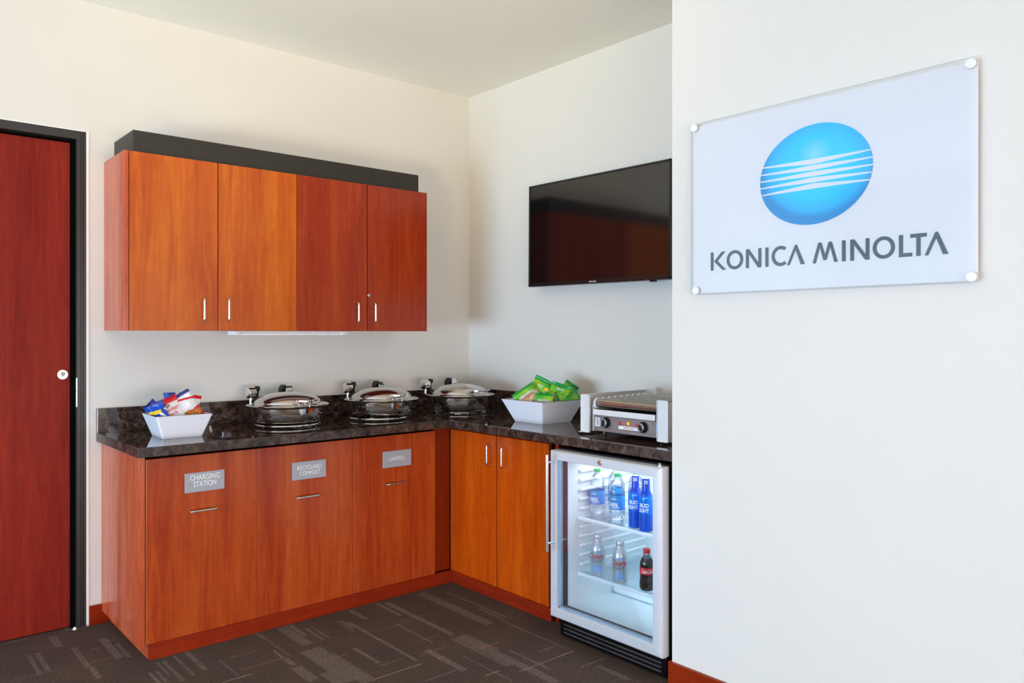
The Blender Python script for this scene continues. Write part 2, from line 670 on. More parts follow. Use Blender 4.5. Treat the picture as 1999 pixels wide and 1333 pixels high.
# carpet: one surface, its woven pattern held per face
STREAKS = [(-2.313, -.187, -.029, .030), (-2.427, -.443, -.196, .016), (-2.396, -.413, -.194, .020), (-2.271, -.491, -.23, .021), (-2.263, -.622, -.486, .02),
           (-2.247, .012, .133, .016), (-2.474, .036, .113, .02), (-2.155, -.472, -.206, .030), (-2.122, -.488, -.300, .018), (-2.054, -.769, -.614, .013),
           (-2.105, -.822, -.693, .014), (-2.03, -.859, -.617, .015), (-2.080, -.823, -.693, .013), (-1.982, -.83, -.588, .012), (-1.931, -.809, -.581, .020),
           (-1.629, -.676, -.581, .02), (-1.626, -.903, -.676, .008), (-1.654, -.905, -.81, .012), (-1.519, -.846, -.59, .05), (-1.479, -.747, -.585, .02),
           (-1.442, -.838, -.667, .013), (-1.415, -.845, -.669, .013), (-1.281, -.808, -.686, .02), (-1.656, -1.175, -1.017, .045), (-1.653, -.996, -.917, .025),
           (-1.857, -.95, -.756, .012), (-1.534, -1.272, -.896, .09), (-.79, -1.172, -.611, .05), (-.68, -1.165, -.682, .012), (-.705, -1.164, -.985, .012),
           (-1.036, -.82, -.595, .022), (-.994, -1.161, -.616, .028), (-1.11, -1.174, -.893, .014), (-1.18, -.751, -.6, .028), (-1.3, -.848, -.688, .01),
           (-1.262, -1.283, -.72, .016), (-1.173, -1.48, -1.218, .03), (-1.005, -1.562, -1.193, .05), (-.955, -1.411, -1.198, .03), (-1.095, -1.673, -1.362, .009),
           (-1.389, -1.201, -1.005, .018), (-1.505, -1.325, -.993, .06), (-1.59, -1.273, -1.136, .05), (-.724, -1.589, -1.172, .016), (-.976, -1.788, -1.19, .04),
           (-.915, -1.683, -1.446, .014), (-.752, -1.953, -1.791, .025)]
LINES = [(-2.219, -2.193, -.303, 1), (-2.163, -2.113, -.247, 2), (-2.138, -2.119, -.332, 2), (-2.278, -2.254, -.576, 2), (-2.254, -2.165, -.003, 1),
         (-2.475, -2.397, .01, .6), (-2.27, -2.177, -.443, .4), (-2.524, -2.367, -.426, .3), (-1.924, -1.81, -.964, 1), (-1.833, -1.65, -.904, 2),
         (-1.819, -1.702, -.764, .4), (-1.658, -1.627, -.992, 2), (-1.664, -1.639, -.968, 1), (-1.552, -1.444, -1.04, 2), (-1.469, -1.267, -1.317, 1),
         (-1.189, -1.156, -1.318, 1), (-1.142, -1.071, -1.569, 1), (-1.167, -1.031, -1.119, .4), (-1.408, -1.288, -1.226, .5), (-1.084, -.955, -.875, .4),
         (-.997, -.889, -1.354, 2), (-1.226, -1.092, -1.244, .4), (-1.343, -1.193, -1.454, .5), (-1.234, -1.017, -.906, .4), (-1.019, -.719, -1.627, 1),
         (-.834, -.74, -1.54, .6), (-.817, -.674, -1.757, .5), (-.678, -.615, -1.181, .4)]


def build_floor():
    rects = []
    rng = random.Random(3)
    for x, a, b, wd in STREAKS:
        rects.append((x - wd / 2, x + wd / 2, a, b, 's', rng.uniform(.7, 1.1)))
    for _ in range(150):      # the pattern goes on over the rest of the room
        x, y = rng.uniform(-6.4, -.7), rng.uniform(-7.3, -.9)
        L = rng.uniform(.1, .5)
        if -2.6 < x < -.5 and y + L > -1.75 + (-.5 - x) * .1: continue
        wd = rng.choice([.01, .015, .02, .03, .05])
        rects.append((x, x + wd, y, y + L, 's', rng.uniform(.6, 1.1)))
    for a, b, y, k in LINES:
        rects.append((a, b, y - .0022, y + .0022, 'o' if k == 2 else 'l', min(k, 1)))
    for _ in range(60):
        x, y = rng.uniform(-6.4, -.7), rng.uniform(-7.3, -1.8)
        rects.append((x, x + rng.uniform(.05, .2), y, y + .0044, rng.choice(['o', 'l', 'l']), .7))
    X0, X1, Y0, Y1 = XF - .2, .1, YF - .2, .4
    xs = sorted(set([X0, X1] + [round(v, 4) for r in rects for v in r[:2]]))
    ys = sorted(set([Y0, Y1] + [round(v, 4) for r in rects for v in r[2:4]]))
    xs, ys = np.array(xs), np.array(ys)
    nx, ny = len(xs), len(ys)
    colr = np.zeros((ny - 1, nx - 1, 4), np.float32)
    colr[:] = lin((86, 72, 62))
    cm = {'s': np.array(lin((118, 105, 94))), 'l': np.array(lin((178, 162, 146))), 'o': np.array(lin((186, 104, 72)))}
    for x0, x1, y0, y1, t, k in rects:
        i0, i1 = np.searchsorted(xs, round(x0, 4)), np.searchsorted(xs, round(x1, 4))
        j0, j1 = np.searchsorted(ys, round(y0, 4)), np.searchsorted(ys, round(y1, 4))
        sl = colr[j0:j1, i0:i1]
        colr[j0:j1, i0:i1] = sl * (1 - min(k, 1)) + cm[t] * k
    gx, gy = np.meshgrid(xs, ys)
    verts = np.stack([gx.ravel(), gy.ravel(), np.zeros(nx * ny)], 1).astype(np.float32)
    jj, ii = np.meshgrid(np.arange(ny - 1), np.arange(nx - 1), indexing='ij')
    a = (jj * nx + ii).ravel()
    faces = np.stack([a, a + 1, a + nx + 1, a + nx], 1).astype(np.int32)
    me = bpy.data.meshes.new('floor')
    me.vertices.add(len(verts))
    me.vertices.foreach_set('co', verts.ravel())
    me.loops.add(faces.size)
    me.loops.foreach_set('vertex_index', faces.ravel())
    me.polygons.add(len(faces))
    me.polygons.foreach_set('loop_start', np.arange(0, faces.size, 4, dtype=np.int32))
    me.update(calc_edges=True)
    at = me.attributes.new('weave', 'FLOAT_COLOR', 'FACE')
    at.data.foreach_set('color', colr.reshape(-1))
    me.materials.append(M['carpet'])
    me.validate()
    o = bpy.data.objects.new('floor', me)
    COL.objects.link(o)
    tag(o, 'dark brown grey patterned carpet with pale woven streaks', kind='structure')


build_floor()
DX0, DX1, DZ = -3.17, -2.1735, 2.214          # door opening in the left wall
ww = MB()
ww.box(XF - .15, DX0, 0, .16, 0, ZC).box(DX0, DX1, 0, .16, DZ, ZC).box(DX1, .12, 0, .16, 0, ZC)
struct('wall_left', ww, M['wall'])
struct('wall_back', MB().box(0, .12, -3.4, 0, 0, ZC), M['wall'])
struct('wall_right', MB().box(XC, -.001, YF - .15, YC, 0, ZC), M['wall'])
struct('ceiling', MB().box(XF - .15, .12, YF - .15, .16, ZC, ZC + .1), M['ceiling'])
# unseen sides with glazing
wf = MB()
WZ0, WZ1 = .28, 1.28
wf.box(XF - .15, XF, YF, 0, 0, WZ0).box(XF - .15, XF, YF, 0, WZ1, ZC).box(XF - .15, XF, -.1, 0, WZ0, WZ1).box(XF - .15, XF, YF, -3.0, WZ0, WZ1)
struct('wall_window_side', wf, M['wall'])
wr = MB()
wr.box(XF, XC, YF - .15, YF, 0, WZ0).box(XF, XC, YF - .15, YF, WZ1, ZC).box(XF, -5.9, YF - .15, YF, WZ0, WZ1).box(-.9, XC, YF - .15, YF, WZ0, WZ1)
struct('wall_front', wr, M['wall'])
for n_, (ax, c0, c1) in enumerate((('y', -3.0, -.1), ('x', -5.9, -.9))):
    wn = thing('window_%d' % (n_ + 1), None, None, kind='structure')
    k = 4
    for i in range(k + 1):
        p = c0 + (c1 - c0) * i / k
        m = MB()
        if ax == 'y':
            m.box(XF - .09, XF - .03, p - .03, p + .03, WZ0, WZ1)
        else:
            m.box(p - .03, p + .03, YF - .09, YF - .03, WZ0, WZ1)
        obj('mullion', m, M['frame_black'], wn)
for (loc_, aim_, pw_, cl_), lb_ in zip(FILL_SPOTS, ('short added fill lamp, unseen, close to the left of the camera', 'added fill lamp, unseen, far left of the camera')):
    up = thing('added_fill_lamp', lb_, 'floor lamp', (loc_[0], loc_[1], 0))  # invented stand around each added fill spot, out of view
    h_ = loc_[2] - .10
    obj('fill_lamp_base', MB().lathe([(0, 0), (.14, 0), (.14, .012), (.02, .03), (0, .03)], n=32), M['black_plastic'], up, local=True)
    obj('fill_lamp_pole', MB().cyl((0, 0, .02), (0, 0, h_ - .04), .012, 14), M['black_plastic'], up, local=True)
    obj('fill_lamp_cup', MB().lathe([(0, h_ - .06), (.04, h_ - .05), (.11, h_ - .01), (.115, h_ - .01), (.045, h_ - .055), (0, h_ - .065)], n=32), M['black_plastic'], up, local=True)

# baseboards
bb = MB().box(-2.1625, -2.075, -.012, 0, 0, .089, .002)
struct('baseboard_left', bb, M['board'])
prof = [(0, 0), (0, .084), (.003, .088), (.012, .089), (.012, 0)]


def bb_end(u, v):
    return (XC - .012 + u, YC + .011, v)


bb = MB().box(XC - .012, XC, YF, YC + .011, 0, .089, .003, 2).box(XC, -.62, YC, YC + .011, 0, .089, .002)
struct('baseboard_right', bb, M['board'])

# ------------------------------------------------------------------ door in the left wall
door = thing('door_1', None, None, (DX1, 0, 0), kind='structure')
jf = MB()
# stepped jamb: face strips with grooves between them, then a deep rebate
for a, b, y0 in ((-.0000, -.0105, -.004), (-.0105, -.013, .004), (-.013, -.0195, -.002), (-.0195, -.0215, .006), (-.0215, -.0372, -.002)):
    jf.box(DX1 + b, DX1 + a, y0, .14, 0, DZ)
jf.box(DX0, DX0 + .0372, -.002, .14, 0, DZ)
obj('door_jamb', jf, M['frame_black'], door)
hd = MB().box(DX0, DX1 - .0372, -.0035, .14, DZ - .0372, DZ - .0002)
hs_ = MB().box(DX0, DX1 - .0372, .074, .14, DZ - .075, DZ - .0372).box(DX0, DX1, .142, .158, 0, DZ)  # header stop, plus an added sheet behind the leaf blocking light
obj('header_stop_light_block', hs_, M['gap_shade'], door)
obj('door_header', hd, M['frame_black'], door)
obj('door_stop', MB().box(DX1 - .058, DX1 - .0372, .02, .14, 0.0, DZ - .0372), M['gap_shade'], door)
lf = MB().box(DX0 + .04, -2.2225, .03, .073, .004, 2.163, .002)
obj('door_leaf', lf, M['door_wood'], door)
lk = MB().lathe([(0, -.004), (.021, -.004), (.0225, -.001), (.0225, .006), (.014, .008)], (-2.2612, .024, 1.13), 28, 'y')
lock = obj('lock_cylinder', lk, M['chrome'], door)
obj('keyway', MB().box(-2.2625, -2.2600, .0185, .0205, 1.118, 1.131).lathe([(0, -.0048), (.009, -.0046), (.009, -.004)], (-2.2605, .024, 1.133), 16, 'y'), M['grill_panel'], lock)
sp_ = MB().box(DX1 - .0385, DX1 - .0340, -.0028, .03, .985, 1.115, .001)
obj('strike_plate', sp_, M['nickel'], door)
tr = MB().box(DX1, DX1 + .0115, -.003, .0, .008, DZ + .004, .001).box(DX0, DX1 + .0115, -.0025, 0, DZ, DZ + .004)
obj('frame_caulk', tr, M['trim_white'], door)
obj('floor_guide', MB().lathe([(0, .011), (.004, .009), (.008, .003), (.009, 0)], (DX1 - .046, -.008, 0), 14), M['trim_white'], door)

# ------------------------------------------------------------------ wall cabinets
UZ0, UZ1, UD = 1.3245, 2.0905, .322


def wall_cabinet(x0, x1, label, doors, panel, wmat, group):
    t = thing('wall_cabinet', label, 'cabinet', (x0, 0, UZ0), group)
    xs = x0 + (.0185 if panel else .002)
    obj('carcass', MB().box(xs, x1 - .001, -UD + .021, 0, UZ0 + .002, UZ1 - .002), M['wood_dark'], t)
    if panel:
        obj('end_panel', MB().box(x0, x0 + .0185, -UD, 0, UZ0, UZ1, .0012), M['wood_panel'], t)
    for (a, b, hx, hz0, hz1, side) in doors:
        d = obj('door', MB().box(a, b, -UD, -UD + .019, UZ0, UZ1, .0012), wmat, t)
        if side == 'lock':
            obj('lock', MB().lathe([(0, -.004), (.0065, -.004), (.0085, -.002), (.0085, .001)], (a + .0085 - .002, -UD, 1.511), 18, 'y'), M['nickel'], d)
        obj('handle', bow_handle((hx, -UD, hz0), (hx, -UD, hz1), (0, -.028, 0)), M['nickel'], d)
    return t


wall_cabinet(-2.0997, -1.3165, 'left wall cabinet with two orange cherry doors and exposed end panel',
             [(-2.0785, -1.7030, -1.772, 1.367, 1.470, ''), (-1.6990, -1.3175, -1.661, 1.369, 1.472, '')], True, M['wood_orange'], None)
wall_cabinet(-1.3155, -.5454, 'right wall cabinet with two dark red cherry doors and a small lock',
             [(-1.3145, -.9255, -.989, 1.369, 1.472, ''), (-.9205, -.5454, -.889, 1.370, 1.472, 'lock')], False, M['wood_red'], None)
tb = obj('cabinet_riser_box', MB().box(-2.057, -.583, -.295, 0, UZ1 + .0005, 2.1885, .002), M['box_black'], base=(-1.32, 0, UZ1))
tag(tb, 'long olive black box lying along the top of the wall cabinets', 'box')

ul = thing('under_cabinet_light', 'slim white tube light fixed under the wall cabinets', 'light fixture', (-1.32, -.26, UZ0))
obj('housing', MB().box(-1.61, -1.02, -.285, -.2, UZ0 - .009, UZ0, .002), M['white_plastic'], ul)
obj('lens', MB().box(-1.585, -1.04, -.283, -.205, UZ0 - .0215, UZ0 - .009, .003, 2), M['lamp_lens'], ul)
for a, b in ((-1.612, -1.585), (-1.055, -1.02)):
    obj('end_cap', MB().box(a, b, -.287, -.2, UZ0 - .020, UZ0 - .0005, .003, 2), M['white_plastic'], ul)

# ------------------------------------------------------------------ base cabinets
CT, CB = .864, .8247        # worktop top / underside
FY = -.575                  # front plane of the left run
FX = -.565                  # front plane of the right run
UNITS = [(-2.105, -2.0825, -1.6235, 'CHARGING', 'STATION', (-1.934, -1.770, .652, .733), (-1.916, -1.804, .5765),
          'cherry pull-out cabinet with grey CHARGING STATION plate, at the left end of the run'),
         (-1.6215, -1.6198, -1.1500, 'RECYCLING/', 'COMPOST', (-1.4622, -1.2952, .6455, .7265), (-1.447, -1.330, .5685),
          'middle cherry pull-out cabinet with grey RECYCLING/COMPOST plate'),
         (-1.1465, -1.1445, -.6700, 'LANDFILL', None, (-.987, -.821, .6475, .7285), (-.973, -.853, .5685),
          'cherry pull-out cabinet with grey LANDFILL plate, next to the inner corner')]


def sign_plate(unit, t1, t2, rect, front):
    x0, x1, z0, z1 = rect
    p = obj('sign_plate', MB().box(x0, x1, FY - .004, FY, z0, z1, .0006), M['plate_grey'], unit)
    cx, h = (x0 + x1) / 2, z1 - z0
    fn = lambda u, v: (u, FY - .0046, v)
    m = MB()
    if t1 == 'CHARGING':
        text_mb(m, t1, fn, cx, z1 - .0205, width=.122, height=.0225, bold=.006)
        text_mb(m, t2, fn, cx, z1 - .0480, width=.094, height=.0225, bold=.006)
    elif t2:
        text_mb(m, t1, fn, cx + .001, z1 - .0275, width=.122, height=.0195)
        text_mb(m, t2, fn, cx + .002, z1 - .0530, width=.101, height=.0185)
    else:
        text_mb(m, t1, fn, cx - .001, (z0 + z1) / 2 + .002, width=.093, height=.0185)
    obj('lettering', m, M['ink_white'], p)
    if t1 == 'CHARGING':
        b = MB()
        rng = random.Random(4)
        for k in range(13):
            for a in (0, 1):
                for c in (0, 1, 2):
                    if rng.random() < .45:
                        b.lathe([(.0009, 0), (.0006, -.0006)], (cx - .033 + k * .0055 + a * .0024, FY - .004, z0 + .012 + c * .0024), 6, 'y')
        obj('braille', b, M['plate_grey'], p)
    return p


for i, (xa, d0, d1, t1, t2, rect, hd_, label) in enumerate(UNITS):
    t = thing('base_cabinet', label, 'cabinet', (xa, 0, 0))
    obj('carcass', MB().box(d0 + .004, d1 - .004, FY + .022, -.02, .066, CB - .001), M['gap_shade'], t)
    fr_ = obj('drawer_front', MB().box(d0, d1, FY, FY + .019, .0635, .8065, .0012), M['wood_base'], t)
    obj('edge_strip', MB().box(d0 - .0004, d0 + .0014, FY + .0012, FY + .017, .0645, .8055), M['edge_band'], t)
    if i == 0:
        obj('end_panel', MB().box(-2.1105, -2.0868, FY + .002, 0, .058, CB - .0005, .0012), M['wood_panel'], t)
    sign_plate(t, t1, t2, rect, fr_)
    obj('handle', bow_handle((hd_[0], FY, hd_[2]), (hd_[1], FY, hd_[2]), (0, -.028, 0)), M['nickel'], t)

t = thing('base_cabinet', 'orange cherry two-door cabinet between the inner corner and the glass-door fridge', 'cabinet', (0, -.95, 0))
obj('carcass', MB().box(FX + .022, -.02, -1.335, -.60, .066, CB - .001), M['wood_dark'], t)
obj('filler_panel', MB().box(-.6660, -.5670, -.578 + .018, -.578 + .036, .068, CB - .0005), M['wood_dark'], t)
for (a, b, hy) in ((-.9425, -.566, -.9055), (-1.3170, -.9490, -1.0175)):
    d = obj('door', MB().box(FX, FX + .019, a, b, .0635, .8075, .0012), M['wood_right'], t)
    obj('handle', bow_handle((FX, hy, .661), (FX, hy, .762), (-.03, 0, 0)), M['nickel'], d)
obj('end_panel', MB().box(FX + .024, -.02, -1.358, -1.338, .0, CB - .001), M['wood_dark'], t)
obj('fill_strip', MB().box(FX + .022, FX + .038, -1.338, -1.318, .0635, CB - .001), M['wood_dark'], t)
t = thing('plinth', 'dark cherry kick board along the foot of the base cabinets', 'kick board', (-.57, -.58, 0))
obj('kick_board', MB().box(-2.0730, -.5655, -.579, -.560, 0, .0625, .0012), M['wood_plinth'], t)
obj('kick_board', MB().box(-.5675, -.5485, -1.335, -.5795, 0, .0625, .0012), M['wood_plinth'], t)
obj('kick_return', MB().box(-2.073, -2.053, -.5590, -.013, 0, .0605, .001), M['wood_panel'], t)

# worktop
t = thing('worktop', 'dark brown speckled quartz worktop running round the corner', 'worktop', (-1.0, -.4, CB))
Lp = [(-2.1318, 0), (-2.1318, -.639), (-.6277, -.639), (-.6277, -2.086), (0, -2.086), (0, 0)]
bm = bmesh.new()
lo_ = [bm.verts.new((x, y, CB)) for x, y in Lp]
hi_ = [bm.verts.new((x, y, CT)) for x, y in Lp]
bm.faces.new(lo_)
bm.faces.new(hi_)
for k in range(6):
    bm.faces.new((lo_[k], lo_[(k + 1) % 6], hi_[(k + 1) % 6], hi_[k]))
bmesh.ops.recalc_face_normals(bm, faces=bm.faces)
bmesh.ops.bevel(bm, geom=list(bm.edges), offset=.0016, segments=2, profile=.5, affect='EDGES')
bm.verts.index_update()
slab = MB().add([v.co[:] for v in bm.verts], [[v.index for v in f.verts] for f in bm.faces])
bm.free()
sl_ = obj('slab', slab, M['quartz'], t)
sl_.data.materials.append(M['quartz_edge'])
for p_ in sl_.data.polygons:
    if p_.normal.y < -.8 or p_.normal.x < -.8:
        p_.material_index = 1
obj('backsplash', MB().box(-2.1318, 0, -.024, 0, CT, .974, .0012), M['quartz'], t)
obj('backsplash', MB().box(-.024, 0, -2.086, -.0245, CT, .974, .0012), M['quartz'], t)


# ------------------------------------------------------------------ television
def build_tv():
    y0, y1, z0, z1, xf = -1.6331, -.6488, 1.5695, 2.1335, -.082
    t = thing('television', 'black flat-screen television on the wall above the worktop', 'television', (0, (y0 + y1) / 2, (z0 + z1) / 2))
    fr = MB()
    b = .0185
    fr.box(xf, -.035, y0, y1, z1 - .0105, z1, .002).box(xf, -.035, y0, y0 + .0105, z0, z1, .002).box(xf, -.035, y1 - .0105, y1, z0, z1, .002)
    fr.box(xf, -.035, y0, y1, z0, z0 + .021, .003, 2)
    obj('bezel', fr, M['tv_bezel'], t)
    obj('back_cover', MB().box(-.05, -.012, y0 + .03, y1 - .03, z0 + .02, z1 - .04, .008, 2), M['black_plastic'], t)
    obj('screen', MB().box(xf + .003, -.05, y0 + .009, y1 - .009, z0 + .018, z1 - .009), M['tv_screen'], t)
    m = MB()
    text_mb(m, 'SAMSUNG', lambda u, v: (xf - .0006, (y0 + y1) / 2 - u, v), 0, z0 + .0105, width=.05, height=.0075)
    obj('lettering', m, M['ink_white'], t)
    sn = obj('sensor_pod', MB().box(xf + .004, xf + .03, -1.535, -1.508, z0 - .007, z0 + .002, .002), M['sensor'], t)
    obj('power_light', MB().lathe([(0, -.0012), (.0035, -.001), (.004, .001)], (xf, -1.492, z0 + .003), 12, 'x'), M['led_red'], sn)
    obj('wall_mount', MB().box(-.014, 0, -1.3, -1.0, 1.75, 1.95), M['black_plastic'], t)
    t.rotation_euler = (math.radians(.45), 0, 0)


build_tv()


# ------------------------------------------------------------------ company sign
def build_sign():
    y0, y1, z0, z1 = -3.1285, -2.1905, 1.4500, 2.0650
    xp = -.690
    t = thing('wall_sign', 'large clear acrylic sign with white panel, blue striped globe and dark company name', 'sign', (XC, (y0 + y1) / 2, (z0 + z1) / 2))
    obj('acrylic_panel', MB().box(xp, xp + .0060, y0, y1, z0, z1, .0008), M['acrylic'], t)
    obj('backing_panel', MB().box(xp + .0085, xp + .0110, y0 + .006, y1 - .006, z0 + .006, z1 - .009), M['sign_white'], t)
    # print sits just behind the acrylic, on the white panel's face
    pr = xp + .0076
    ey, ez, ra, rb = -2.6516, 1.8172, .1885, .1585
    N = 72
    e = bpy.data.objects.new('emblem', bpy.data.meshes.new('emblem'))
    e.parent = t
    e.location = (pr - XC, ey - (y0 + y1) / 2, ez - (z0 + z1) / 2)
    vs, fs = [(0, 0, 0)], []
    RR = 8
    tilt = math.radians(-6)
    for r in range(1, RR + 1):
        for k in range(N):
            a = 2 * PI * k / N
            u, v = ra * r / RR * math.cos(a), rb * r / RR * math.sin(a)
            vs.append((0, u * math.cos(tilt) - v * math.sin(tilt), u * math.sin(tilt) + v * math.cos(tilt)))
    for k in range(N):
        fs.append((0, 1 + (k + 1) % N, 1 + k))
    for r in range(RR - 1):
        for k in range(N):
            a, b = 1 + r * N + k, 1 + r * N + (k + 1) % N
            fs.append((a, b, b + N, a + N))
    e.data.from_pydata(vs, [], fs)
    e.data.materials.append(M['emblem'])
    COL.objects.link(e)
    st = MB()
    Ls = [(-2.4742, 1.8640), (-2.4672, 1.8399), (-2.4650, 1.8173), (-2.4670, 1.7954), (-2.4742, 1.7718)]
    Rs = [(-2.8375, 1.8620), (-2.8435, 1.8390), (-2.8462, 1.8163), (-2.8440, 1.7943), (-2.8375, 1.7722)]
    mids = [(1.8650, 1.8480), (1.8452, 1.8292), (1.8258, 1.8098), (1.8064, 1.7904), (1.7875, 1.7705)]
    for (ly, lz), (ry, rz), (mt, mb_) in zip(Ls, Rs, mids):
        p = [(ly, lz + .0017), (-2.655, mt), (ry, rz + .0017), (ry, rz - .0017), (-2.655, mb_), (ly, lz - .0017)]
        st.add([(pr - .00012, a + .003, b + .0012) for a, b in p], [(0, 1, 4, 5), (1, 2, 3, 4)])
    obj('emblem_stripes', st, M['sign_white'], t)
    # hand-built geometric capitals: the A's have no cross-bar
    mb = MB()
    zb, zt = 1.5335, 1.5980
    H = zt - zb

    cnt = [0]

    def poly(pts):
        cnt[0] += 1
        mb.add([(pr - .00003 * cnt[0], -a + .0028, zb + b * H + .0006) for a, b in pts], [tuple(range(len(pts)))])

    def quad(ax, ay, bx, by, wd):            # slanted stem with horizontal cuts
        poly([(ax - wd / 2, ay), (ax + wd / 2, ay), (bx + wd / 2, by), (bx - wd / 2, by)])

    S = .0117

    def stem(x):
        poly([(x, 0), (x + S, 0), (x + S, 1), (x, 1)])

    def ring(x0, x1, a0=0, a1=2 * PI, n=40, thick=None):
        cx, rx = (x0 + x1) / 2, (x1 - x0) / 2
        rz = .5 * H + .001
        vs, fs = [], []
        for i in range(n + 1):
            a = a0 + (a1 - a0) * i / n
            for q in (1, 0):
                w_ = 0 if q else S
                vs.append((pr, .0028 - (cx + (rx - w_) * math.cos(a)), zb + .0006 + H / 2 + (rz - w_ * .92) * math.sin(a)))
        for i in range(n):
            fs.append((2 * i, 2 * i + 2, 2 * i + 3, 2 * i + 1))
        mb.add(vs, fs)

    def lam(x0, x1):
        c = (x0 + x1) / 2
        poly([(x0, 0), (x0 + S * .82, 0), (c + S * .10, .80), (c - S * .02, 1.0), (c - S * .25, 1.0)])
        poly([(x1, 0), (x1 - S * 1.2, 0), (c - S * .40, .90), (c - S * .25, 1.0), (c + S * .35, 1.0)])

    def kk(x):
        stem(x)
        poly([(x + S * 1.15, .5), (x + .0455, 1.0), (x + .0605, 1.0), (x + S * 1.15 + .0155, .5)])
        poly([(x + S * 1.15, .5), (x + S * 1.15 + .0155, .5), (x + .0635, 0), (x + .0485, 0)])

    def nn(x0, x1):
        stem(x0)
        stem(x1 - S)
        poly([(x0, 1), (x0 + S * 1.1, 1), (x1, 0), (x1 - S * 1.1, 0)])

    kk(2.2712)
    ring(2.3362, 2.4018)
    nn(2.4122, 2.4710)
    stem(2.4857)
    ring(2.5085, 2.5740, math.radians(50), math.radians(310))
    lam(2.5636, 2.6260)
    # M
    poly([(2.6518, 0), (2.6518 + S * .95, 0), (2.6718 + S * .7, 1), (2.6718 - S * .1, 1)])
    poly([(2.7342, 0), (2.7342 - S * .98, 0), (2.7140 - S * .7, 1), (2.7140 + S * .1, 1)])
    poly([(2.6718, 1), (2.6718 + S * .8, 1), (2.6930 + S * .45, .12), (2.6930 - S * .45, .12)])
    poly([(2.7140, 1), (2.7140 - S * .8, 1), (2.6930 - S * .45, .12), (2.6930 + S * .45, .12)])
    stem(2.7473)
    nn(2.7733, 2.8320)
    ring(2.8412, 2.9064)
    stem(2.9176)
    poly([(2.9176, 0), (2.9550, 0), (2.9550, .17), (2.9176, .17)])
    poly([(2.9493, .83), (2.9945, .83), (2.9945, 1), (2.9493, 1)])
    stem(2.9719 - S / 2)
    lam(2.9888, 3.0516)
    obj('lettering', mb, M['slate_ink'], t)
    for yy, zz in ((-2.2047, 2.0505), (-3.1078, 2.0467), (-2.2112, 1.4662), (-3.1100, 1.4660)):
        obj('standoff', MB().cyl((XC, yy, zz), (xp, yy, zz), .0075, 16).lathe([(0, xp - .0065), (.0122, xp - .0065), (.0135, xp - .005), (.0135, xp - .0003)], (0, yy, zz), 28, 'x'),
            M['white_plastic'], t)


build_sign()


# ------------------------------------------------------------------ chafing dishes
def chafing_dish(cx, cy, rot, ring_off, label):
    t = thing('chafing_dish', label, 'chafing dish', (cx, cy, CT), 'round chafing dishes on the worktop')
    L = lambda n_, m_, mat: obj(n_, m_, mat, t, local=True)
    rx, ry = ring_off
    sd = MB().torus((rx, ry, .0105), .153, .0055, 56, 10)
    L('stand_ring', sd, M['chrome'])
    for k in range(6):
        a = math.radians(15 + 60 * k)
        obj('foot', MB().lathe([(.006, 0), (.007, .002), (.006, .008)], (rx + .153 * math.cos(a), ry + .153 * math.sin(a), 0), 10), M['black_plastic'], t, local=True)
    L('pan', MB().lathe([(0, .016), (.125, .016), (.143, .019), (.156, .027), (.164, .040), (.169, .056), (.1712, .076), (.172, .092), (.176, .0965),
                         (.189, .0985), (.1945, .101), (.1955, .1035), (.193, .1055), (.186, .1055), (.182, .1035), (.150, .100)], n=72), M['steel_pan'])
    dome = [(.184, .1050), (.1835, .1068), (.172, .1072), (.163, .1085), (.157, .1125)]
    for i in range(1, 15):
        a = i / 14
        dome.append((.157 * math.cos(a * PI / 2) if i < 14 else 0, .1125 + .0520 * math.sin(a * PI / 2) ** 1.05))
    L('lid', MB().lathe(dome, n=72), M['mirror_steel'])
    # handle at the front of the lid
    hb = MB()
    hy = -.197
    n = 14
    vs, fs = [], []
    for i in range(n + 1):
        u = -1 + 2 * i / n
        x = .058 * u
        y = hy + .020 * u * u - .004
        hw = .0125 - .004 * abs(u)
        z = .1295 + .003 * u * u
        vs += [(x, y - hw, z), (x, y + hw, z), (x, y + hw, z + .0045), (x, y - hw, z + .0045)]
    for i in range(n):
        for q in range(4):
            fs.append((i * 4 + q, i * 4 + (q + 1) % 4, i * 4 + 4 + (q + 1) % 4, i * 4 + 4 + q))
    fs += [(0, 1, 2, 3), (n * 4, n * 4 + 1, n * 4 + 2, n * 4 + 3)]
    hb.add(vs, fs)
    h = L('lid_handle', hb, M['mirror_steel'])
    for s in (-1, 1):
        obj('handle_post', MB().tube([(s * .028, -.160, .108), (s * .028, -.172, .121), (s * .028, -.19, .131)], .005, 10), M['chrome'], h, local=True)
    # hinge: chrome drums on the two ends, black brackets inboard
    for s in (-1, 1):
        hg = L('hinge_drum', MB().lathe([(0, 0), (.022, 0), (.028, .003), (.029, .008), (.029, .038), (.027, .041), (0, .041)] if s < 0 else
                                        [(0, 0), (.022, 0), (.028, -.003), (.029, -.008), (.029, -.038), (.027, -.041), (0, -.041)],
                                        (s * .118, .2, .154), 28, 'x'), M['chrome'])
        br = MB()
        xa, xb = s * .078, s * .062
        pl = [(.176, .185), (.2, .186), (.222, .170), (.228, .150), (.216, .120), (.196, .100), (.170, .104), (.182, .122), (.190, .140), (.186, .158), (.172, .168)]
        br.prism(pl, lambda u, v, x=xa: (x, u, v), lambda u, v, x=xb: (x, u, v))
        obj('hinge_bracket', br, M['black_plastic'], hg, local=True)
        obj('hinge_post', MB().cyl((s * .098, .196, .1), (s * .098, .196, .128), .009, 12), M['chrome'], hg, local=True)
    t.rotation_euler = (0, 0, rot)


